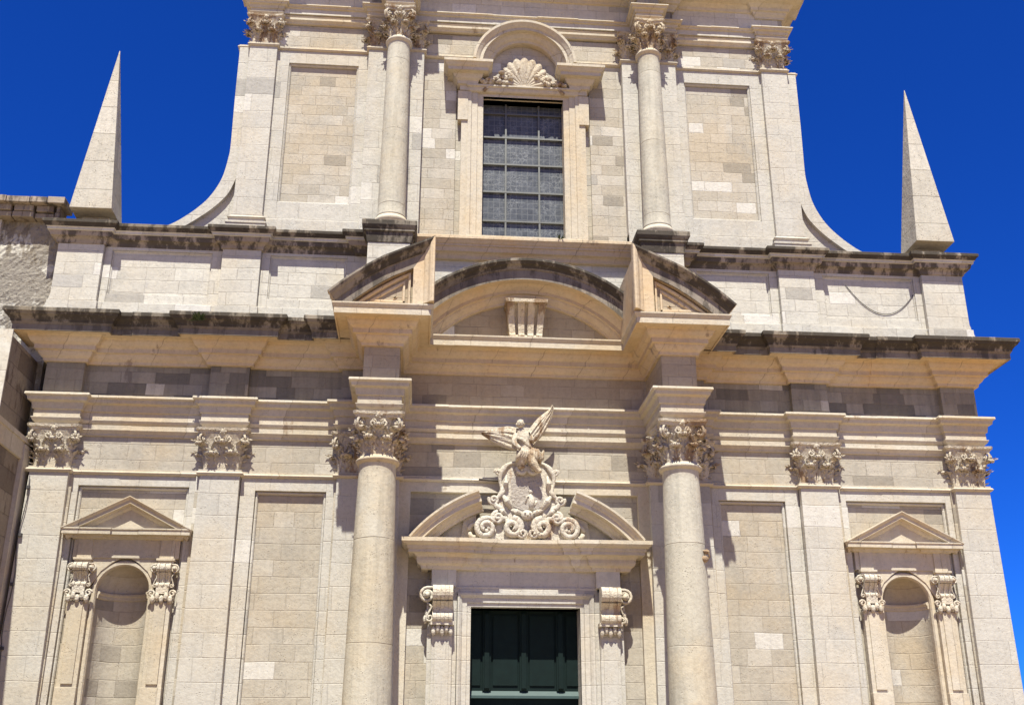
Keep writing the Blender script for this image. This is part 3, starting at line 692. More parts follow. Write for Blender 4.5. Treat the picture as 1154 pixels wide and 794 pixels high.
def niche(cx):
    # semicircular recess with a quarter-sphere head
    m = MB(); n = 24; k_ = 10; y0 = PY
    ring = lambda a_, z: (cx-NR*math.cos(a_), y0+NR*.95*math.sin(a_), z)
    v = []; zz = [NZ0+(NZS-NZ0)*i/6 for i in range(7)]
    for z in zz: v += [ring(math.pi*j/n, z) for j in range(n+1)]
    m.add(v, [(i*(n+1)+j, i*(n+1)+j+1, (i+1)*(n+1)+j+1, (i+1)*(n+1)+j) for i in range(6) for j in range(n)], 0, True)
    v = []
    for i in range(k_+1):
        e = math.pi/2*i/k_
        v += [(cx-NR*math.cos(math.pi*j/n)*math.cos(e), y0+NR*.95*math.sin(math.pi*j/n)*math.cos(e), NZS+NR*math.sin(e)) for j in range(n+1)]
    m.add(v, [(i*(n+1)+j, i*(n+1)+j+1, (i+1)*(n+1)+j+1, (i+1)*(n+1)+j) for i in range(k_) for j in range(n)], 0, True)
    m.add([(cx-NR, y0, NZ0), (cx+NR, y0, NZ0), (cx+NR, y0+.6, NZ0), (cx-NR, y0+.6, NZ0)], [(0, 1, 2, 3)])
    nc = part(m, 'niche', 'ashlar')
    # impost band wrapping inside
    b = MB(); v = []
    pb = [(0, -.10), (.03, -.09), (.035, -.03), (.06, .0), (.06, .03), (0, .05)]
    rings = []
    for j in range(n+1):
        a_ = math.pi*j/n; rings.append([(cx-(NR-d)*math.cos(a_), y0+(NR-d)*.95*math.sin(a_), NZS-.03+h) for d, h in pb])
    b._sweep(rings, None, True); b.build('impost', 'trim', nc)
    # archivolt and jambs
    b = MB()
    path = [(cx-NR-.04, NZ0-.5), (cx-NR-.04, NZS-.001)] + [(cx-(NR+.04)*math.cos(math.pi*i/28), NZS+(NR+.04)*math.sin(math.pi*i/28)) for i in range(29)] + [(cx+NR+.04, NZ0-.5)]
    path = [path[0]] + path[2:]
    b.elev([(-.02, -.042), (.05, -.042), (.09, -.02), (.09, .04), (.06, .06), (-.02, .06)], path, PY-.0)
    b.build('archivolt', 'trim', nc)
    b = MB()
    for s2 in (-1, 1):
        x0, x1 = sorted((cx+s2*.60, cx+s2*.98)); b.box(x0, x1, .10, PY+.03, NZ0-.4, 4.72)
        xa, xb = sorted((cx+s2*.68, cx+s2*.90)); b.box(xa, xb, .07, .11, 3.16, 4.70)
        b.box(x0-.012, x1+.012, .06, .2, NZ0-.4, 3.10)
        # spandrel blocks at the head of the arch
        xs0, xs1 = sorted((cx+s2*.22, cx+s2*.62)); b.prism([(cx+s2*.66, 4.98), (cx+s2*.66, 5.56), (cx+s2*.10, 5.56), (cx+s2*.26, 5.46), (cx+s2*.45, 5.30), (cx+s2*.57, 5.10)][::s2], .16, PY+.03)
    b.box(cx-1.03, cx+1.03, .13, PY+.03, 5.555, 5.95)           # frieze under the pediment
    for s2 in (-1, 1):
        x0, x1 = sorted((cx+s2*.66, cx+s2*.94)); b.box(x0, x1, .10, .2, 5.54, 5.951)
        b.box(x0-.04, x1+.04, .02, .2, 5.50, 5.545); b.box(x0-.015, x1+.015, .05, .2, 5.44, 5.503)
    b.build('niche_frame', 'trim', nc, .006)
    for s2 in (-1, 1):
        b = MB(); scroll_console(b, cx+s2*.80, .27, 4.98, 5.45, .14, .19, 0)
        # pendant leaves below
        b.box(cx+s2*.80-.12, cx+s2*.80+.12, .03, .1, 4.86, 5.0)
        for q in range(5): b.ball((cx+s2*.80+(q-2)*.085, .05, 4.80-.05*(q % 2 == 0)), (.05, .06, .085), n=5)
        for q in (-1, 1): b.tube([(cx+s2*.80+q*(.20+x), .05, 4.86+z) for x, z in spiral_pts(.07, 1.3, 12, .2, 0, 1)], .022, 6)
        b.build('bracket', 'white_carved', nc)
    p_ = MB()
    cp = [(-.1, 5.92), (.0, 5.92), (.05, 5.94), (.07, 5.99), (.20, 5.99), (.20, 6.07), (.22, 6.085), (.22, 6.11), (-.1, 6.12)]
    brk = .035
    p_.plan(cp, [(cx-1.04, .27), (cx-1.04, .10), (cx-.50, .10), (cx-.50, .10+brk), (cx+.44, .10+brk), (cx+.44, .10), (cx+1.04, .10), (cx+1.04, .27)])
    tri_pediment(p_, cx, 1.27, 6.10, 6.76, .10, .23, .21)
    p_.prism([(cx-1.1, 6.1), (cx+1.1, 6.1), (cx, 6.64)], .09, .3)
    p_.build('pediment', 'trim', nc)
for s_ in (-1, 1): niche(s_*NX)

# --- portal ---
m = MB()
ja = [(-.1, -.0), (.02, .0), (.02, .07), (.05, .08), (.05, .17), (.08, .19), (.11, .23), (.11, .27), (-.1, .27)]
m.elev([(p, h) for p, h in ja], [(-1.10, ZP), (-1.10, 4.69), (1.10, 4.69), (1.10, ZP)], WY-.05)
for s_ in (-1, 1):
    a, b = sorted((s_*1.12, s_*1.10)); m.box(a, b, .14, .75, ZP, 4.69)
m.box(-1.12, 1.12, .14, .75, 4.69, 4.8)
portal = part(m, 'portal', 'pilaster')
m = MB()
m.box(-1.45, 1.45, .02, .3, 4.955, 5.08); m.box(-1.42, 1.42, .04, .3, 5.08, 5.40)
for s_ in (-1, 1):
    a, b = sorted((s_*1.41, s_*1.90)); m.box(a, b, -.1, .3, 5.06, 5.402)
    a, b = sorted((s_*1.38, s_*1.96)); m.box(a, b, .03, .3, ZP, 5.0)
    a, b = sorted((s_*1.47, s_*1.87)); m.box(a, b, -.05, .05, ZP, 4.18)
    a, b = sorted((s_*1.53, s_*1.81)); m.box(a, b, -.07, .0, 1.6, 4.0)
m.build('portal_frame', 'pilaster', portal, .006)
m = MB()
pc = [(-.1, 5.39), (.0, 5.39), (.04, 5.40), (.06, 5.46), (.12, 5.50), (.14, 5.55), (.14, 5.62), (.18, 5.66), (.20, 5.685), (.305, 5.685), (.305, 5.755), (.33, 5.76), (.34, 5.815), (.40, 5.835), (.445, 5.88), (.445, 5.955), (-.1, 5.965)]
m.plan(pc, [(-2.07, .3), (-2.07, -.08), (-1.38, -.08), (-1.38, -.02), (-1.04, -.02), (-1.04, .035), (1.04, .035), (1.04, -.02), (1.38, -.02), (1.38, -.08), (2.07, -.08), (2.07, .3)])
m.build('cornice', 'trim', portal)
for s_ in (-1, 1):
    b = MB(); scroll_console(b, s_*1.67, .40, 4.36, 5.06, -.06, .34, s_)
    b.box(s_*1.67-.23, s_*1.67+.23, -.22, .0, 4.30, 4.37)
    b.box(s_*1.67-.17, s_*1.67+.17, -.20, .0, 4.34, 4.78)
    for q in range(5): b.ball((s_*1.67+(q-2)*.085, -.13, 4.24-.05*(q % 2 == 0)), (.05, .06, .10), n=5)
    for q in range(3): b.ball((s_*(1.67+.27+.03*q), -.02, 4.66-.12*q), (.05, .06, .09), n=5)
    b.build('bracket', 'white_carved', portal)
# broken segmental pediment: arc springs at 2.35 and ends at 1.04
ax, az, bx_, bz_ = 2.36, 5.97, 1.0, 6.93
rr2 = None
c_lo, c_hi = 3.0, 5.9
ccz = (ax*ax+az*az-bx_*bx_-bz_*bz_)/(2*(az-bz_)); r2 = math.hypot(ax, az-ccz)
pp = [(-.1, -.36), (.0, -.36), (.04, -.36), (.05, -.31), (.12, -.27), (.14, -.22), (.34, -.21), (.34, -.13), (.37, -.11), (.39, -.06), (.45, -.02), (.45, .02), (-.35, .03)]
for s_ in (-1, 1):
    m = MB(); pth = arc(0, ccz, r2, math.asin(bx_/r2), math.atan2(ax, az-ccz), 22)
    if s_ < 0: pth = [(-x, z) for x, z in reversed(pth)]
    m.elev(pp, pth, -.06)
    pd = m.build('broken_pediment', 'trim', portal)
    b = MB(); r3 = r2-.3
    tp = arc(0, ccz, r3, math.asin(1.22/r3), math.asin(2.08/r3), 12); poly = [(1.30, 5.96)] + tp + [(2.10, 5.96)]
    b.prism([(s_*x, z) for x, z in poly], .11, .2); 
    # scrolled inner end
    b.tube([(s_*(1.06+.11*math.cos(a_)), -.12, 6.18+.14*math.sin(a_)*1.0+.0) for a_ in [i*.5 for i in range(13)]], .05, 6)
    b.prism([(s_*1.02, 5.96), (s_*1.02, 6.55), (s_*1.25, 6.62), (s_*1.34, 5.96)][::s_], .02, .2)
    b.build('tympanum', 'trim', pd)
# door
m = MB(); m.box(-1.11, 1.11, .60, .66, ZP, 4.7); door = part(m, 'door', 'door')
m = MB()
for x in (-.745, 0, .745):
    m.box(x-.085, x+.085, .545, .60, 3.12, 4.69); m.prism_x([(.545, 3.12), (.51, 3.17), (.51, 4.62), (.545, 4.69)], x-.05, x+.05)
    m.prism_x([(.545, .9), (.51, .95), (.51, 2.8), (.545, 2.85)], x-.05, x+.05)
for x0, x1 in ((-1.1, -.87), (-.62, -.12), (.12, .62), (.87, 1.1)):
    m.box(x0, x1, .575, .60, 3.22, 4.60)
m.build('door_panels', 'door', door, .006)
m = MB(); m.box(-1.10, 1.10, .52, .60, 2.98, 3.03)
m.prism_x([(.52, 3.03), (.60, 3.03), (.60, 3.12)], -1.10, 1.10)
m.build('door_rail', 'rail', door)

# --- attic ---
AY, AP = .27, .14
m = MB()
m.box(-10.25, 10.25, AY+.035, 1.3, 10.4, 12.6)
m.box(-10.2, 10.2, .9, 1.4, 10.3, 12.9)
aw = part(m, 'attic_wall', 'attic')
for s_ in (-1, 1):
    m = MB()
    for (a, b, c, d) in ((6.72, 9.28, 6.95, 9.12), (3.5, 5.87, 3.98, 5.68)):
        x0, x1 = sorted((s_*a, s_*b)); i0, i1 = sorted((s_*c, s_*d))
        frame_rect(m, x0, x1, 10.5, 12.55, i0, i1, 11.3, 12.36, AY-.02, AY+.045)
        m.box(x0, x1, AY-.10, AY+.02, 10.5, 11.07)
        m.elev([(-.02, 0), (.03, 0), (.04, -.02), (.0, -.045), (-.02, -.045)], [(i0, 11.3), (i0, 12.36), (i1, 12.36), (i1, 11.3)], AY+.04)
    m.build('attic_panel', 'attic', aw, .006)
    for cx, hw in ((9.775, .49), (6.295, .42)):
        m = MB(); m.box(cx*s_-hw, cx*s_+hw, AP, AY+.1, 10.5, 12.5); m.box(cx*s_-hw-.04, cx*s_+hw+.04, AP-.06, AY, 10.5, 11.05)
        if hw > .45:
            xo = s_*(cx+hw); m.prism([(xo-s_*.02, 10.5), (xo-s_*.02, 11.35), (xo+s_*.05, 11.05), (xo+s_*.16, 10.8), (xo+s_*.34, 10.52)][::s_], AP+.02, 1.2)
        part(m, 'attic_pier', 'attic', .008)
m = MB(); m.box(-2.5, 2.5, AY-.05, AY+.1, 10.5, 12.1); m.build('attic_panel', 'attic', aw)
ac = [(-.12, 12.42), (.0, 12.42), (.03, 12.43), (.05, 12.50), (.09, 12.54), (.17, 12.56), (.18, 12.60), (.20, 12.66), (.24, 12.67), (.24, 12.71), (.27, 12.73), (.30, 12.77), (.33, 12.80), (.35, 12.81), (.35, 12.87), (.33, 12.885), (-.3, 12.90)]
am = [0 if i < 3 else (0 if i < 5 else 1) for i in range(len(ac)-1)]
Aside = [(3.3, .12), (3.78, .12), (3.78, AY), (5.87, AY), (5.87, AP), (6.72, AP), (6.72, AY), (9.28, AY), (9.28, AP), (10.27, AP), (10.27, 1.3)]
ac = [(d*.88 if d > 0 else d, z) for d, z in ac]
for pth in ([(-x, y) for x, y in reversed(Aside)], Aside):
    m = MB(); m.plan(ac, pth, [2]*7+[0]*3+[1]*(len(ac)-11), jit=.016); m.build('attic_cornice', ['attic', 'crust', 'halfcrust'], aw)  # mid fillet in pale stone paints a sunlit line into the dark cornice
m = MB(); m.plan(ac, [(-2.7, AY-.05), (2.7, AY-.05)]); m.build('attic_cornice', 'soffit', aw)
m = MB(); m.box(-10.2, 10.2, .3, 1.4, 12.6, 12.88); m.build('attic_top', 'attic', aw)
for s_ in (-1, 1):                                            # pedestals of the upper columns
    m = MB(); cx = s_*3.03; m.box(cx-.46, cx+.46, -.61, .4, 10.6, 12.4)
    pd = part(m, 'pedestal', 'attic', .01)
    m = MB(); m.plan([(-.1, 12.36), (.0, 12.36), (.02, 12.37), (.03, 12.44), (.05, 12.58), (.06, 12.60), (.09, 12.61), (.09, 12.66), (.11, 12.68), (.14, 12.74), (.14, 12.84), (.12, 12.86), (-.3, 12.87)], [(cx-.46, .3), (cx-.46, -.61), (cx+.46, -.61), (cx+.46, .3)])
    m.box(cx-.4, cx+.4, -.55, .3, 12.5, 12.865)
    m.build('pedestal_cap', 'crust', pd)

# --- upper storey ---
UY, UP, UR = .32, .20, .42
m = MB()
m.box(-6.6, -1.5, UR, 1.3, 12.7, 19.0); m.box(1.5, 6.6, UR, 1.3, 12.7, 19.0); m.box(-1.5, -.98, UR-.02, 1.3, 12.7, 19.0); m.box(.98, 1.5, UR-.02, 1.3, 12.7, 19.0)
m.box(-.98, .98, UR-.01, 1.3, 16.82, 19.0); m.box(-.98, .98, UR-.01, 1.3, 12.7, 13.02)
uw = part(m, 'upper_wall', 'old_ashlar')
for s_ in (-1, 1):
    m = MB(); x0, x1 = sorted((s_*3.75, s_*5.97)); i0, i1 = sorted((s_*4.0, s_*5.66))
    frame_rect(m, x0, x1, 12.88, 17.9, i0, i1, 13.76, 17.55, UY, UR)
    m.elev([(-.02, 0), (.03, 0), (.04, -.02), (.0, -.05), (-.02, -.05)], [(i0, 13.76), (i0, 17.55), (i1, 17.55), (i1, 13.76), (i0, 13.76)], UR-.03)
    m.box(x0, x1, UY-.06, UY+.05, 12.88, 13.28); m.box(x0, x1, UY-.03, UY+.05, 13.28, 13.33)
    m.build('panel_frame', 'pilaster', uw, .006)
m = MB()
for s_ in (-1, 1):
    x0, x1 = sorted((s_*3.7, s_*5.97)); m.box(x0, x1, UY+.02, UR+.01, 18.0, 18.65)
m.box(-2.5, 2.5, UY+.03, UR+.01, 17.98, 18.62); 
for s_ in (-1, 1):
    x0, x1 = sorted((s_*1.62, s_*2.5)); m.box(x0, x1, UY+.03, UR+.01, 12.88, 17.9)
m.build('wall_panel', 'old_ashlar', uw)
for s_ in (-1, 1):
    p_ = pilaster(s_*6.28, .335, .325, 13.34, 17.93, UP, 18.78, .5, base=False)
    b = MB(); b.plan([(-.05, 12.88), (.10, 12.88), (.10, 13.06), (.12, 13.08), (.12, 13.12), (.05, 13.16), (.05, 13.2), (.09, 13.24), (.02, 13.30), (.02, 13.335), (-.05, 13.34)], [(s_*6.28-.335, .5), (s_*6.28-.335, UP), (s_*6.28+.335, UP), (s_*6.28+.335, .5)])
    b.build('base', 'pilaster', p_)
    m = MB(); x0, x1 = sorted((s_*2.42, s_*3.76)); m.box(x0, x1, .12, .5, 12.88, 17.93)
    m.box(x0-.0, x1+.0, .06, .4, 12.884, 13.2)
    p2 = part(m, 'pilaster', 'pilaster', .008)
    for q in (-.34, .34): capital(s_*3.09+q, .12+.30, 18.0, 18.75, .31, True, parent=p2, yclip=.4)
    column(s_*3.03, -.15, 13.16, 17.84, .312, .266, 18.78, False)
U_ = [(2.42, UY), (2.42, .12), (3.76, .12), (3.76, UY), (5.955, UY), (5.955, UP), (6.605, UP), (6.605, UY+.02), (6.86, UY+.02), (6.86, 1.2)]
m = MB(); m.plan(ast(17.90, .9), [(-x, y) for x, y in reversed(U_)]+U_); part(m, 'string_course', 'trim')
U2 = [(2.77, UY), (2.77, -.41), (3.29, -.41), (3.29, .12), (3.76, .12), (3.76, UY), (5.955, UY), (5.955, UP), (6.605, UP), (6.605, 1.2)]
UPa = [(-x, y) for x, y in reversed(U2)]+U2
m = MB(); m.plan(architrave(18.78, 0, 19.14, .8), UPa, jit=.009); part(m, 'architrave', 'trim')
m = MB()
for a, b in ((-5.9, -3.8), (-2.35, 2.35), (3.8, 5.9)): m.plan([(d, 18.67+(z-8.06)*.7) for d, z in lf], [(a, UY), (b, UY)], jit=.008)
part(m, 'lower_fascia', 'trim')
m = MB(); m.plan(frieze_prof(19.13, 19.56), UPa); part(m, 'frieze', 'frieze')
for s_ in (-1, 1):
    m = MB(); a, b = sorted((s_*2.78, s_*3.28)); m.box(a, b, -.40, .3, 18.79, 20.1); part(m, 'entablature_block', 'trim')
uc = [(-.15, 19.48), (.0, 19.48), (.04, 19.48), (.05, 19.53), (.10, 19.58), (.12, 19.63), (.17, 19.64), (.18, 19.72), (.24, 19.76), (.27, 19.80), (.43, 19.81), (.45, 19.80), (.45, 19.92), (.48, 19.95), (.53, 20.02), (.56, 20.04), (.56, 20.11), (-.2, 20.14)]
m = MB(); m.plan(uc, UPa); part(m, 'cornice', 'trim')
m = MB(); m.box(-6.5, 6.5, .2, 1.3, 18.9, 20.12); part(m, 'attic_block', 'attic')
m = MB(); tri_pediment(m, 0, 7.2, 20.1, 22.7, .3, .6, .5); m.prism([(-6.9, 20.12), (6.9, 20.12), (0, 22.5)], .25, 1.2); part(m, 'gable', 'trim')

# volutes joining the storeys
outer = [(6.86, 17.92), (6.85, 16.4), (6.83, 15.2), (6.85, 14.85), (6.92, 14.4), (7.03, 14.08), (7.20, 13.77), (7.41, 13.52), (7.66, 13.29), (7.95, 13.08), (8.3, 12.93), (8.4, 12.88)]
inner = [(6.60, 14.42), (6.68, 14.15), (6.77, 13.92), (6.92, 13.70), (7.13, 13.47), (7.36, 13.27), (7.6, 13.08), (7.80, 12.96)]
def smooth(pts, n=4):
    out = []
    for i in range(len(pts)-1):
        p0 = pts[max(0, i-1)]; p1 = pts[i]; p2 = pts[i+1]; p3 = pts[min(len(pts)-1, i+2)]
        for k in range(n):
            t_ = k/n; out.append(tuple(.5*((2*p1[j])+(-p0[j]+p2[j])*t_+(2*p0[j]-5*p1[j]+4*p2[j]-p3[j])*t_*t_+(-p0[j]+3*p1[j]-3*p2[j]+p3[j])*t_**3) for j in (0, 1)))
    return out+[pts[-1]]
for s_ in (-1, 1):
    o_ = smooth(outer); i_ = smooth(inner)
    m = MB(); band = o_ + list(reversed(i_)) + [(6.55, 14.6), (6.55, 17.92)]
    m.prism([(s_*x, z) for x, z in band], .30, .95)
    v_ = part(m, 'volute', 'pilaster')
    m = MB(); m.prism([(s_*x, z) for x, z in i_ + [(6.5, 12.88), (6.5, 14.45)]], .42, .9); m.build('volute_panel', 'pilaster', v_)

# window
m = MB()
fr = [(-.1, 0), (.0, 0), (.0, .10), (.03, .11), (.03, .24), (.06, .26), (.06, .34), (-.1, .34)]
m.elev(fr, [(-1.0, 12.9), (-1.0, 16.82), (1.0, 16.82), (1.0, 12.9)], UY-.06)
for s_ in (-1, 1):
    a, b = sorted((s_*1.34, s_*1.49)); m.box(a, b, .22, UR, 12.9, 16.9)
    a, b = sorted((s_*1.34, s_*1.58)); m.box(a, b, .18, UR, 16.1, 16.9)
    a, b = sorted((s_*.97, s_*1.0)); m.box(a, b, UY-.055, .8, 12.9, 16.82)
m.box(-1.0, 1.0, UY-.055, .8, 16.82, 16.9); m.box(-1.34, 1.34, .16, .4, 12.86, 13.03)
win = part(m, 'window', 'trim')
m = MB(); m.box(-1.0, 1.0, .62, .64, 12.9, 16.85); m.build('pane', 'glass', win)
for x in (-.40, .40):
    m = MB(); m.box(x-.02, x+.02, .56, .60, 13.0, 16.82); m.build('vertical_bar', 'bar', win)
for z in (13.62, 14.39, 15.14, 15.88, 16.55):
    m = MB(); m.box(-1.0, 1.0, .555, .605, z-.018, z+.018); m.build('horizontal_bar', 'bar', win)
# hood: lintel crown, entablature pieces and round arch
m = MB()
m.plan([(-.1, 16.90), (.0, 16.90), (.03, 16.92), (.05, 16.97), (.05, 17.0), (.10, 17.02), (.10, 17.06), (-.1, 17.07)], [(-1.28, .4), (-1.28, .20), (1.28, .20), (1.28, .4)])
hood = part(m, 'window_hood', 'trim')
hp = [(-.1, 17.05), (.0, 17.05), (.05, 17.06), (.06, 17.14), (.12, 17.18), (.16, 17.25), (.17, 17.29), (.27, 17.30), (.29, 17.29), (.29, 17.38), (.32, 17.40), (.36, 17.46), (.39, 17.48), (.39, 17.55), (-.1, 17.57)]
for s_ in (-1, 1):
    m = MB(); pth = [(1.16, .40), (1.16, .16), (1.55, .16), (1.55, .40)]
    if s_ < 0: pth = [(-x, y) for x, y in reversed(pth)]
    m.plan(hp, pth); m.build('hood_end', 'trim', hood)
    m = MB(); a, b = sorted((s_*1.17, s_*1.54)); m.box(a, b, .17, .42, 16.92, 17.06); m.build('hood_block', 'trim', hood)
hr = 1.24
am_ = [(-.1, -.38), (.0, -.38), (.05, -.37), (.06, -.31), (.12, -.27), (.16, -.20), (.17, -.17), (.27, -.16), (.29, -.17), (.29, -.10), (.32, -.08), (.36, -.03), (.39, .0), (.39, .06), (-.1, .08)]
th0 = math.radians(86)
m = MB(); m.elev(am_, arc(0, 17.50, hr-.05, -th0, th0, 44), .16); m.build('hood_arch', 'trim', hood)
m = MB(); m.prism(arc(0, 17.4, 1.0, -math.pi/2, math.pi/2, 30) + [(1.0, 17.0), (-1.0, 17.0)], .27, .4); m.build('tympanum', 'old_ashlar', hood)
# shell with ribs and garlands
m = MB(); n = 22; c0 = Vector((0.02, .12, 17.08))
v = []; K = 7; NN = n*6
for i in range(NN+1):
    th = math.radians(-88+176*i/NN)
    lobe = abs(math.sin(math.pi*n*i/NN/1.0*.5*1.0))
    for j in range(K+1):
        k = j/K; sc_ = .76*(1-.25*abs(math.sin(th))**2)*(1+.06*lobe)
        rad = k*sc_
        dep = .04+.10*math.sin(k*math.pi*.75)+.05*lobe*k
        v.append((c0.x+rad*math.sin(th), .27-dep, c0.z+rad*math.cos(th)))
m.add(v, [(i*(K+1)+j, i*(K+1)+j+1, (i+1)*(K+1)+j+1, (i+1)*(K+1)+j) for i in range(NN) for j in range(K)], 0, True)
v = [(c0.x+.79*(1-.18*abs(math.sin(math.radians(-88+176*i/NN)))**2)*math.sin(math.radians(-88+176*i/NN)), .27, c0.z+.79*(1-.18*abs(math.sin(math.radians(-88+176*i/NN)))**2)*math.cos(math.radians(-88+176*i/NN))) for i in range(NN+1)]
for s_ in (-1, 1):
    for q in range(16):
        xx = .32+.045*q; zz = 17.10+random.uniform(0, max(.05, .42*(1-q/17)))
        m.ball((s_*xx, .12+random.uniform(-.05, .05), zz), (random.uniform(.04, .09), .08, random.uniform(.03, .07)), n=5)
    m.tube([(s_*(.25+.12*i), .15, 17.52-.055*i-.002*i*i*4) for i in range(7)], .045, 6)
m.box(-.98, .98, .16, .27, 17.05, 17.12)
m.build('shell', 'carved', hood)

# ------------------------------------------------------------ things standing on the church
for s_, lab in ((-1, 'tall stone obelisk on the attic beside the old roof, with sky to its right'), (1, 'tall stone obelisk at the free right corner of the attic, above the hanging cable')):
    ob = empty('obelisk', (s_*9.61, .30, 12.9)); tag(ob, lab, 'obelisk', 'obelisks on the attic')
    m = MB(); n_ = 14; h0, h1 = .46, .012; zb, zt = .27, 4.80
    m.taper(s_*0, s_*.08, -.46, .46, .27, 4.80, .455, .455)
    m.v = []; m.f = []; m.mi = []; m.sm = []
    b0 = [(-.455, -.45), (.455, -.45), (.455, .45), (-.455, .45)]
    lv = []
    for i in range(n_+1):
        k = i/n_; w = (1-k)*1.0+.02*k
        lv += [(x*w+s_*.08*k, y*w+.10*k, zb+(zt-zb)*k) for x, y in b0]
    fs = [(i*4+j, i*4+(j+1) % 4, (i+1)*4+(j+1) % 4, (i+1)*4+j) for i in range(n_) for j in range(4)] + [(3, 2, 1, 0), tuple(n_*4+j for j in range(4))]
    m.add(lv, fs); m.build('shaft', 'obelisk', ob, .012)
    m = MB(); m.box(-.3, .3, .0, .4, -.01, .27); m.build('foot', 'obelisk', ob, .01)

# cartouche
ct = empty('cartouche', (0, -.13, 5.97)); tag(ct, 'carved white coat of arms with scrolls standing in the gap of the portal pediment', 'sculpture')
def outline(sx, sz, cz=.95):
    half = [(0, 1.50), (.12, 1.58), (.30, 1.60), (.44, 1.52), (.54, 1.36), (.55, 1.18), (.50, 1.02), (.56, .90), (.66, .82), (.62, .68), (.50, .62), (.46, .50), (.40, .36)]
    pts = smooth([(x*sx, cz+(z-cz)*sz) for x, z in half], 4)
    return [(x, z) for x, z in pts] + [(-x, z) for x, z in reversed(pts[1:])]
m = MB(); m.prism(outline(1, 1), -.12, .10)
pts = outline(1.0, 1.0); pts = pts[:len(pts)//2+1]
for s_ in (-1, 1):
    m.tube([(s_*x, -.13, z) for x, z in pts], [.050+.016*math.sin(i*.55) for i in range(len(pts))], 8)
    for (cx, cz, r, st, d, yy) in ((.13, 1.46, .12, 1.57, 1, -.20), (.68, .82, .10, .5, -1, -.12), (.60, 1.40, .07, 0, 1, -.12), (.30, .24, .19, 1.57, 1, -.20), (.11, .12, .10, 1.57, -1, -.22), (.60, .44, .12, 1.57, -1, -.18)):
        sp2 = spiral_pts(r, 1.5, 20, .15, st, d)
        m.tube([(s_*(cx+x), yy-.05*k_/20, cz+z) for k_, (x, z) in enumerate(sp2)], [r*.42*(1-.35*i/20) for i in range(21)], 8)
    sp2 = spiral_pts(.21, 1.5, 26, .25, math.pi*.75, -1)
    m.tube([(s_*.46, -.16, .42), (s_*.58, -.18, .43), (s_*.68, -.18, .43)] + [(s_*(.84+x), -.18-.05*k_/26, .225+z) for k_, (x, z) in enumerate(sp2)], [.065]*3+[.065-.02*i/26 for i in range(27)], 8)
    m.prism(arc(s_*.84, .225, .21, 0, 2*math.pi, 20)[:-1], -.17, .1)
    for q in range(5):
        an = q*2*math.pi/5; m.ball((s_*.84+.06*math.cos(an), -.20, .225+.06*math.sin(an)), (.045, .04, .045), n=5)
    m.prism([(s_*x, z) for x, z in ((.0, 0.005), (.0, .56), (.45, .60), (.66, .50), (.84, .40), (.84, .005))][::s_], -.13, .1)
for s_ in (-1, 1):                                              # broad leaves folding over the shoulders and the foot
    for (x0, z0, x1, z1, w) in ((.30, .62, .52, .95, .10), (.46, .98, .42, 1.34, .08), (.10, .52, .34, .62, .09), (.40, .48, .60, .66, .08)):
        m.tube([(s_*x0, -.10, z0), (s_*(x0+x1)/2, -.19, (z0+z1)/2), (s_*x1, -.12, z1)], [w*.4, w*.75, w*.2], 8)
m.ball((0, -.18, .50), (.13, .09, .11), n=8); m.ball((-.05, -.265, .53), .022, n=4); m.ball((.05, -.265, .53), .022, n=4); m.ball((0, -.27, .49), (.02, .03, .03), n=4)
m.build('scroll_frame', 'white_carved', ct, .02)
m = MB(); pn = [(-.30, .70), (-.34, .85), (-.31, 1.05), (-.34, 1.22), (-.25, 1.33), (0, 1.30), (.25, 1.33), (.34, 1.22), (.31, 1.05), (.34, .85), (.30, .70), (.15, .64), (0, .60), (-.15, .64)]
m.prism(smooth(pn+[pn[0]])[:-1], -.132, .0); m.build('shield', 'dark_carved', ct)
m = MB()                                                        # worn relief figure in the field
m.tube([(.08, -.12, .62), (.10, -.13, .80), (.07, -.13, .95)], [.05, .07, .03], 7); m.ball((.08, -.13, 1.0), .045, n=5); m.tube([(-.03, -.12, .75), (.0, -.13, .9), (.06, -.13, .92)], .025, 6); m.tube([(.15, -.12, .7), (.2, -.13, .82)], .025, 6)
m.build('relief', 'white_carved', ct)
m = MB(); m.tube([(-.98, .1, 1.3), (-.50, .1, 1.28)], .022, 6); m.build('iron_rod', 'iron', ct)

# angel
an_ = empty('angel_statue', (0, -.25, 7.50)); tag(an_, 'stone angel with spread wings kneeling on top of the carved coat of arms', 'statue')
def skin(name, joints, edges, mat, parent, sub=2, root=0):
    me = bpy.data.meshes.new(name); me.from_pydata([j[:3] for j in joints], edges, []); me.materials.append(M[mat])
    o = bpy.data.objects.new(name, me); COL.objects.link(o); o.parent = parent
    sk = o.modifiers.new('skin', 'SKIN'); sk.use_smooth_shade = True
    me.skin_vertices.new() if not me.skin_vertices else None
    for i, j in enumerate(joints):
        rr_ = j[3] if isinstance(j[3], tuple) else (j[3], j[3]); me.skin_vertices[0].data[i].radius = tuple(1.25*x for x in rr_); me.skin_vertices[0].data[i].use_root = (i == root)
    sb = o.modifiers.new('sub', 'SUBSURF'); sb.levels = sub; sb.render_levels = sub
    return o
J = [(-.02, -.05, .28, (.15, .12)), (-.06, -.08, .44, .12), (-.11, -.12, .60, (.15, .11)), (-.13, -.15, .72, .06), (-.145, -.19, .80, .055),
     (.04, -.16, .22, .105), (.10, -.24, .02, .08), (.22, -.22, -.14, .05), (.28, -.27, -.17, .035),
     (-.12, -.18, .16, .10), (-.16, -.14, -.02, .08), (-.05, -.02, -.08, .05),
     (-.25, -.14, .62, .06), (-.29, -.22, .45, .05), (-.20, -.30, .33, .04), (-.15, -.33, .29, .032),
     (.02, -.15, .63, .06), (.12, -.22, .50, .05), (.20, -.30, .60, .038), (.23, -.31, .65, .03)]
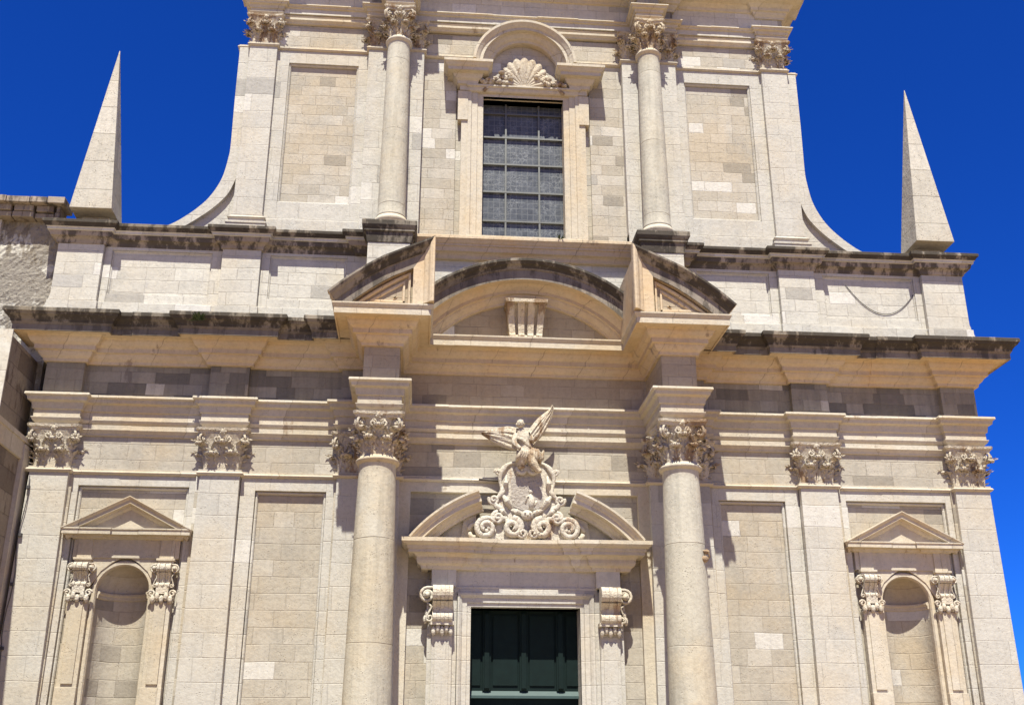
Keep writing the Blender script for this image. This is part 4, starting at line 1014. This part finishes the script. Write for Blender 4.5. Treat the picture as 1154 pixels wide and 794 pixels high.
E_ = [(0, 1), (1, 2), (2, 3), (3, 4), (0, 5), (5, 6), (6, 7), (7, 8), (0, 9), (9, 10), (10, 11), (2, 12), (12, 13), (13, 14), (14, 15), (2, 16), (16, 17), (17, 18), (18, 19)]
skin('body', J, E_, 'carved', an_)
m = MB(); m.ball((-.15, -.21, .86), (.078, .085, .095), n=9); m.ball((-.152, -.292, .85), (.013, .02, .022), n=4)
for q in (-1, 1): m.ball((-.15+q*.03, -.283, .872), .011, n=4); m.ball((-.15+q*.078, -.21, .855), (.01, .02, .025), n=4)
m.ball((-.152, -.285, .822), (.022, .01, .007), n=4)
m.build('head', 'carved', an_)
m = MB()
for q in range(26): a_ = q*2.4; m.ball((-.15+.072*math.cos(a_)*(.5+.5*(q/26)), -.185+.07*math.sin(a_)*(.5+.5*(q/26)), .93-.10*(q/26)), .032, n=4)
m.build('hair', 'carved', an_)
m = MB()                                                        # robe folds round hips and legs
for q in range(9):
    x = -.16+.045*q; m.tube([(x, -.17, .36), (x+.02, -.29+.01*q, .24), (x+.05*(q-4)*.25, -.24, .12), (x+.015*(q-4), -.14, .04)], [.03, .05, .05, .03], 6)
m.tube([(-.22, -.16, .58), (-.10, -.26, .50), (.03, -.22, .36), (.10, -.1, .26)], [.03, .045, .045, .03], 6)
m.tube([(.08, -.1, .2), (.22, -.02, .12), (.32, .05, .2), (.36, .08, .38)], [.05, .06, .05, .02], 6)
m.build('robe', 'carved', an_)
def wing(up, lo, nfe=9):
    """closed wing: upper and lower edge given as matching point rows, cambered, with feather ridges"""
    m = MB(); U_ = smooth(up, 4); L_ = smooth(lo, 4); N = len(U_)-1; K = nfe*4
    f = []; b = []
    for i in range(N+1):
        for j in range(K+1):
            k = j/K; x = U_[i][0]*(1-k)+L_[i][0]*k; z = U_[i][1]*(1-k)+L_[i][1]*k
            t_ = i/N; edge = min(k, 1-k)*2
            rid = .020*abs(math.sin(math.pi*(k*nfe*.5+t_*1.2)))*(1 if k > .25 else .4)
            step = .02*(k < .33)+.012*(k < .6)
            y = -.05-.07*(edge**.5)*(1-.6*t_)-rid-step
            f.append((x, y, z)); b.append((x, y+.035+.03*(edge**.5), z))
    off = len(f); fs = []
    for i in range(N):
        for j in range(K):
            a0 = i*(K+1)+j; fs.append((a0, a0+1, a0+K+2, a0+K+1)); fs.append((off+a0, off+a0+K+1, off+a0+K+2, off+a0+1))
        for j in (0, K): a0 = i*(K+1)+j; fs.append((a0, a0+K+1, off+a0+K+1, off+a0))
    for a0 in (0, N*(K+1)): fs += [(a0+j, a0+j+1, off+a0+j+1, off+a0+j) for j in range(K)]
    m.add(f+b, fs, 0, True); return m.build('wing', 'carved', an_)
wing([(-.04, .74), (-.20, .80), (-.38, .84), (-.60, .80), (-.80, .74), (-.95, .69)], [(-.02, .30), (-.20, .32), (-.42, .37), (-.62, .45), (-.80, .56), (-.945, .655)])
wing([(-.04, .66), (.08, .84), (.20, 1.00), (.33, 1.12), (.45, 1.22), (.53, 1.33)], [(.10, .40), (.24, .56), (.37, .74), (.47, .93), (.54, 1.10), (.57, 1.29)])

# hanging cable on the attic
m = MB(); pts = []
for i in range(31):
    k = i/30; x = 7.50+1.66*k; z = 12.17-.10*k - .66*(1-(2*k-1)**2)*1.0; pts.append((x, AY+.018, z))
m.tube(pts, .008, 6); tag(m.build('cable', 'wire'), 'thin dark cable sagging across the white attic panel below the corner obelisk', 'cable')
m = MB(); pts = [(-10.0+.03*math.sin(i*.9), -.04-.012*(i % 2), 7.15-.24*i) for i in range(26)]
m.tube(pts, .010, 5)
for i in (1, 5, 9, 14, 19): m.box(-10.02, -9.96, -.07, .01, 7.15-.24*i-.03, 7.15-.24*i+.03)
tag(m.build('lightning_conductor', 'wire'), 'thin clipped wire running down the leftmost pilaster beside the dark side wall', 'wire')

def weed(loc, n, size, label):
    rnd = random.Random(int(loc[0]*100)); m = MB()
    for i in range(n):
        a_ = rnd.uniform(0, 6.28); L_ = rnd.uniform(.4, 1)*size; d = Vector((math.cos(a_)*.8, -abs(math.sin(a_))*.8-.1, rnd.uniform(-.3, 1))).normalized()
        p = Vector((0, 0, 0))+d*L_*.3; q = d*L_; sd_ = d.cross(Vector((0, 0, 1))).normalized()*L_*.16
        m.tube([(0, 0, 0), p, q], [.006, .005, .002], 4)
        for k in (.45, .7, .95):
            c = d*L_*k; m.add([c, c+sd_+d*.03, c+d*.07, c-sd_+d*.03], [(0, 1, 2, 3)])
    o = m.build('weed', 'leaf'); o.location = loc; return tag(o, label, 'plant')
weed((-6.86, -.84, 10.30), 40, .17, 'small green weed rooted in the black cornice left of the broken pediment')
weed((.80, -.01, 12.90), 12, .12, 'tiny dark tuft growing on the ledge under the dark window')

# ------------------------------------------------------------ the neighbouring building on the left
nbd = empty('old_building', (-12, 0, 0)); tag(nbd, 'old rough stone building with a weathered eave attached to the left side of the church', 'building')
def bp(m, name, mats, bevel=0):
    o = m.build(name, mats, nbd, bevel); o.matrix_parent_inverse = nbd.matrix_basis.inverted(); return o
def rough_sheet(m, x0, x1, z0, z1, y, nx, nz, amp, rnd, mi=0):
    v = []
    for i in range(nz+1):
        for j in range(nx+1):
            v.append((x0+(x1-x0)*j/nx, y+rnd.uniform(-amp, amp), z0+(z1-z0)*i/nz))
    m.add(v, [(i*(nx+1)+j, i*(nx+1)+j+1, (i+1)*(nx+1)+j+1, (i+1)*(nx+1)+j) for i in range(nz) for j in range(nx)], mi)
rnd = random.Random(3)
m = MB(); m.box(-16, -10.27, .45, 12, 0, 13.05); rough_sheet(m, -16, -10.262, 9.5, 13.05, .42, 90, 50, .012, rnd)
bp(m, 'upper_wall', 'rubble')
m = MB(); m.box(-16, -11.62, .30, .5, 9.9, 13.03); bp(m, 'plaster_strip', 'plaster')
m = MB(); m.box(-16, -10.38, -1.1, .5, 7, 9.72); bp(m, 'side_block', ['neighbour'])
m = MB(); m.box(-16, -10.385, -1.13, -1.09, 7, 9.86); bp(m, 'plaster_face', 'plaster')
m = MB(); m.box(-16, -10.22, -9, .25, 0, 7.80)
m.box(-10.22, -10.13, -.16, .2, 0, 7.76, 1); m.box(-10.24, -10.17, -9, -.1, 7.45, 7.801, 1)
m.box(-16, -10.14, -9, .2, 7.80, 7.90, 1)
bp(m, 'side_wall', ['neighbour', 'trim'])
m = MB()
x = -16
while x < -10.4:
    w = rnd.uniform(.35, .8); x1 = min(x+w, -10.22)
    m.box(x, x1-.012, -.02+rnd.uniform(-.03, .03), .6, 13.33+rnd.uniform(-.01, .01), 13.47+rnd.uniform(-.015, .015), 0)
    x = x1
x = -16
while x < -10.4:
    w = rnd.uniform(.22, .5); x1 = min(x+w, -10.32); 
    m.box(x, x1-.02, .16+rnd.uniform(-.05, .05), .6, 13.04, 13.17+rnd.uniform(-.02, .02), 1)
    m.box(x+.03, x1-.03, .1+rnd.uniform(-.05, .05), .6, 13.18, 13.325, 1); x = x1
bp(m, 'eave', ['halfcrust', 'neighbour'], .012)
m = MB()
m.prism([(-16, 13.46), (-11.2, 13.46), (-11.5, 13.50), (-16, 14.3)], .25, 10)
for k in range(22):
    xx = -16+.20*k; m.tube([(xx, .15, 13.47+max(0, (-11.5-xx))*.20), (xx, 5, 14.0+max(0, (-11.5-xx))*.20)], .07, 8)
bp(m, 'tile_roof', 'tile')
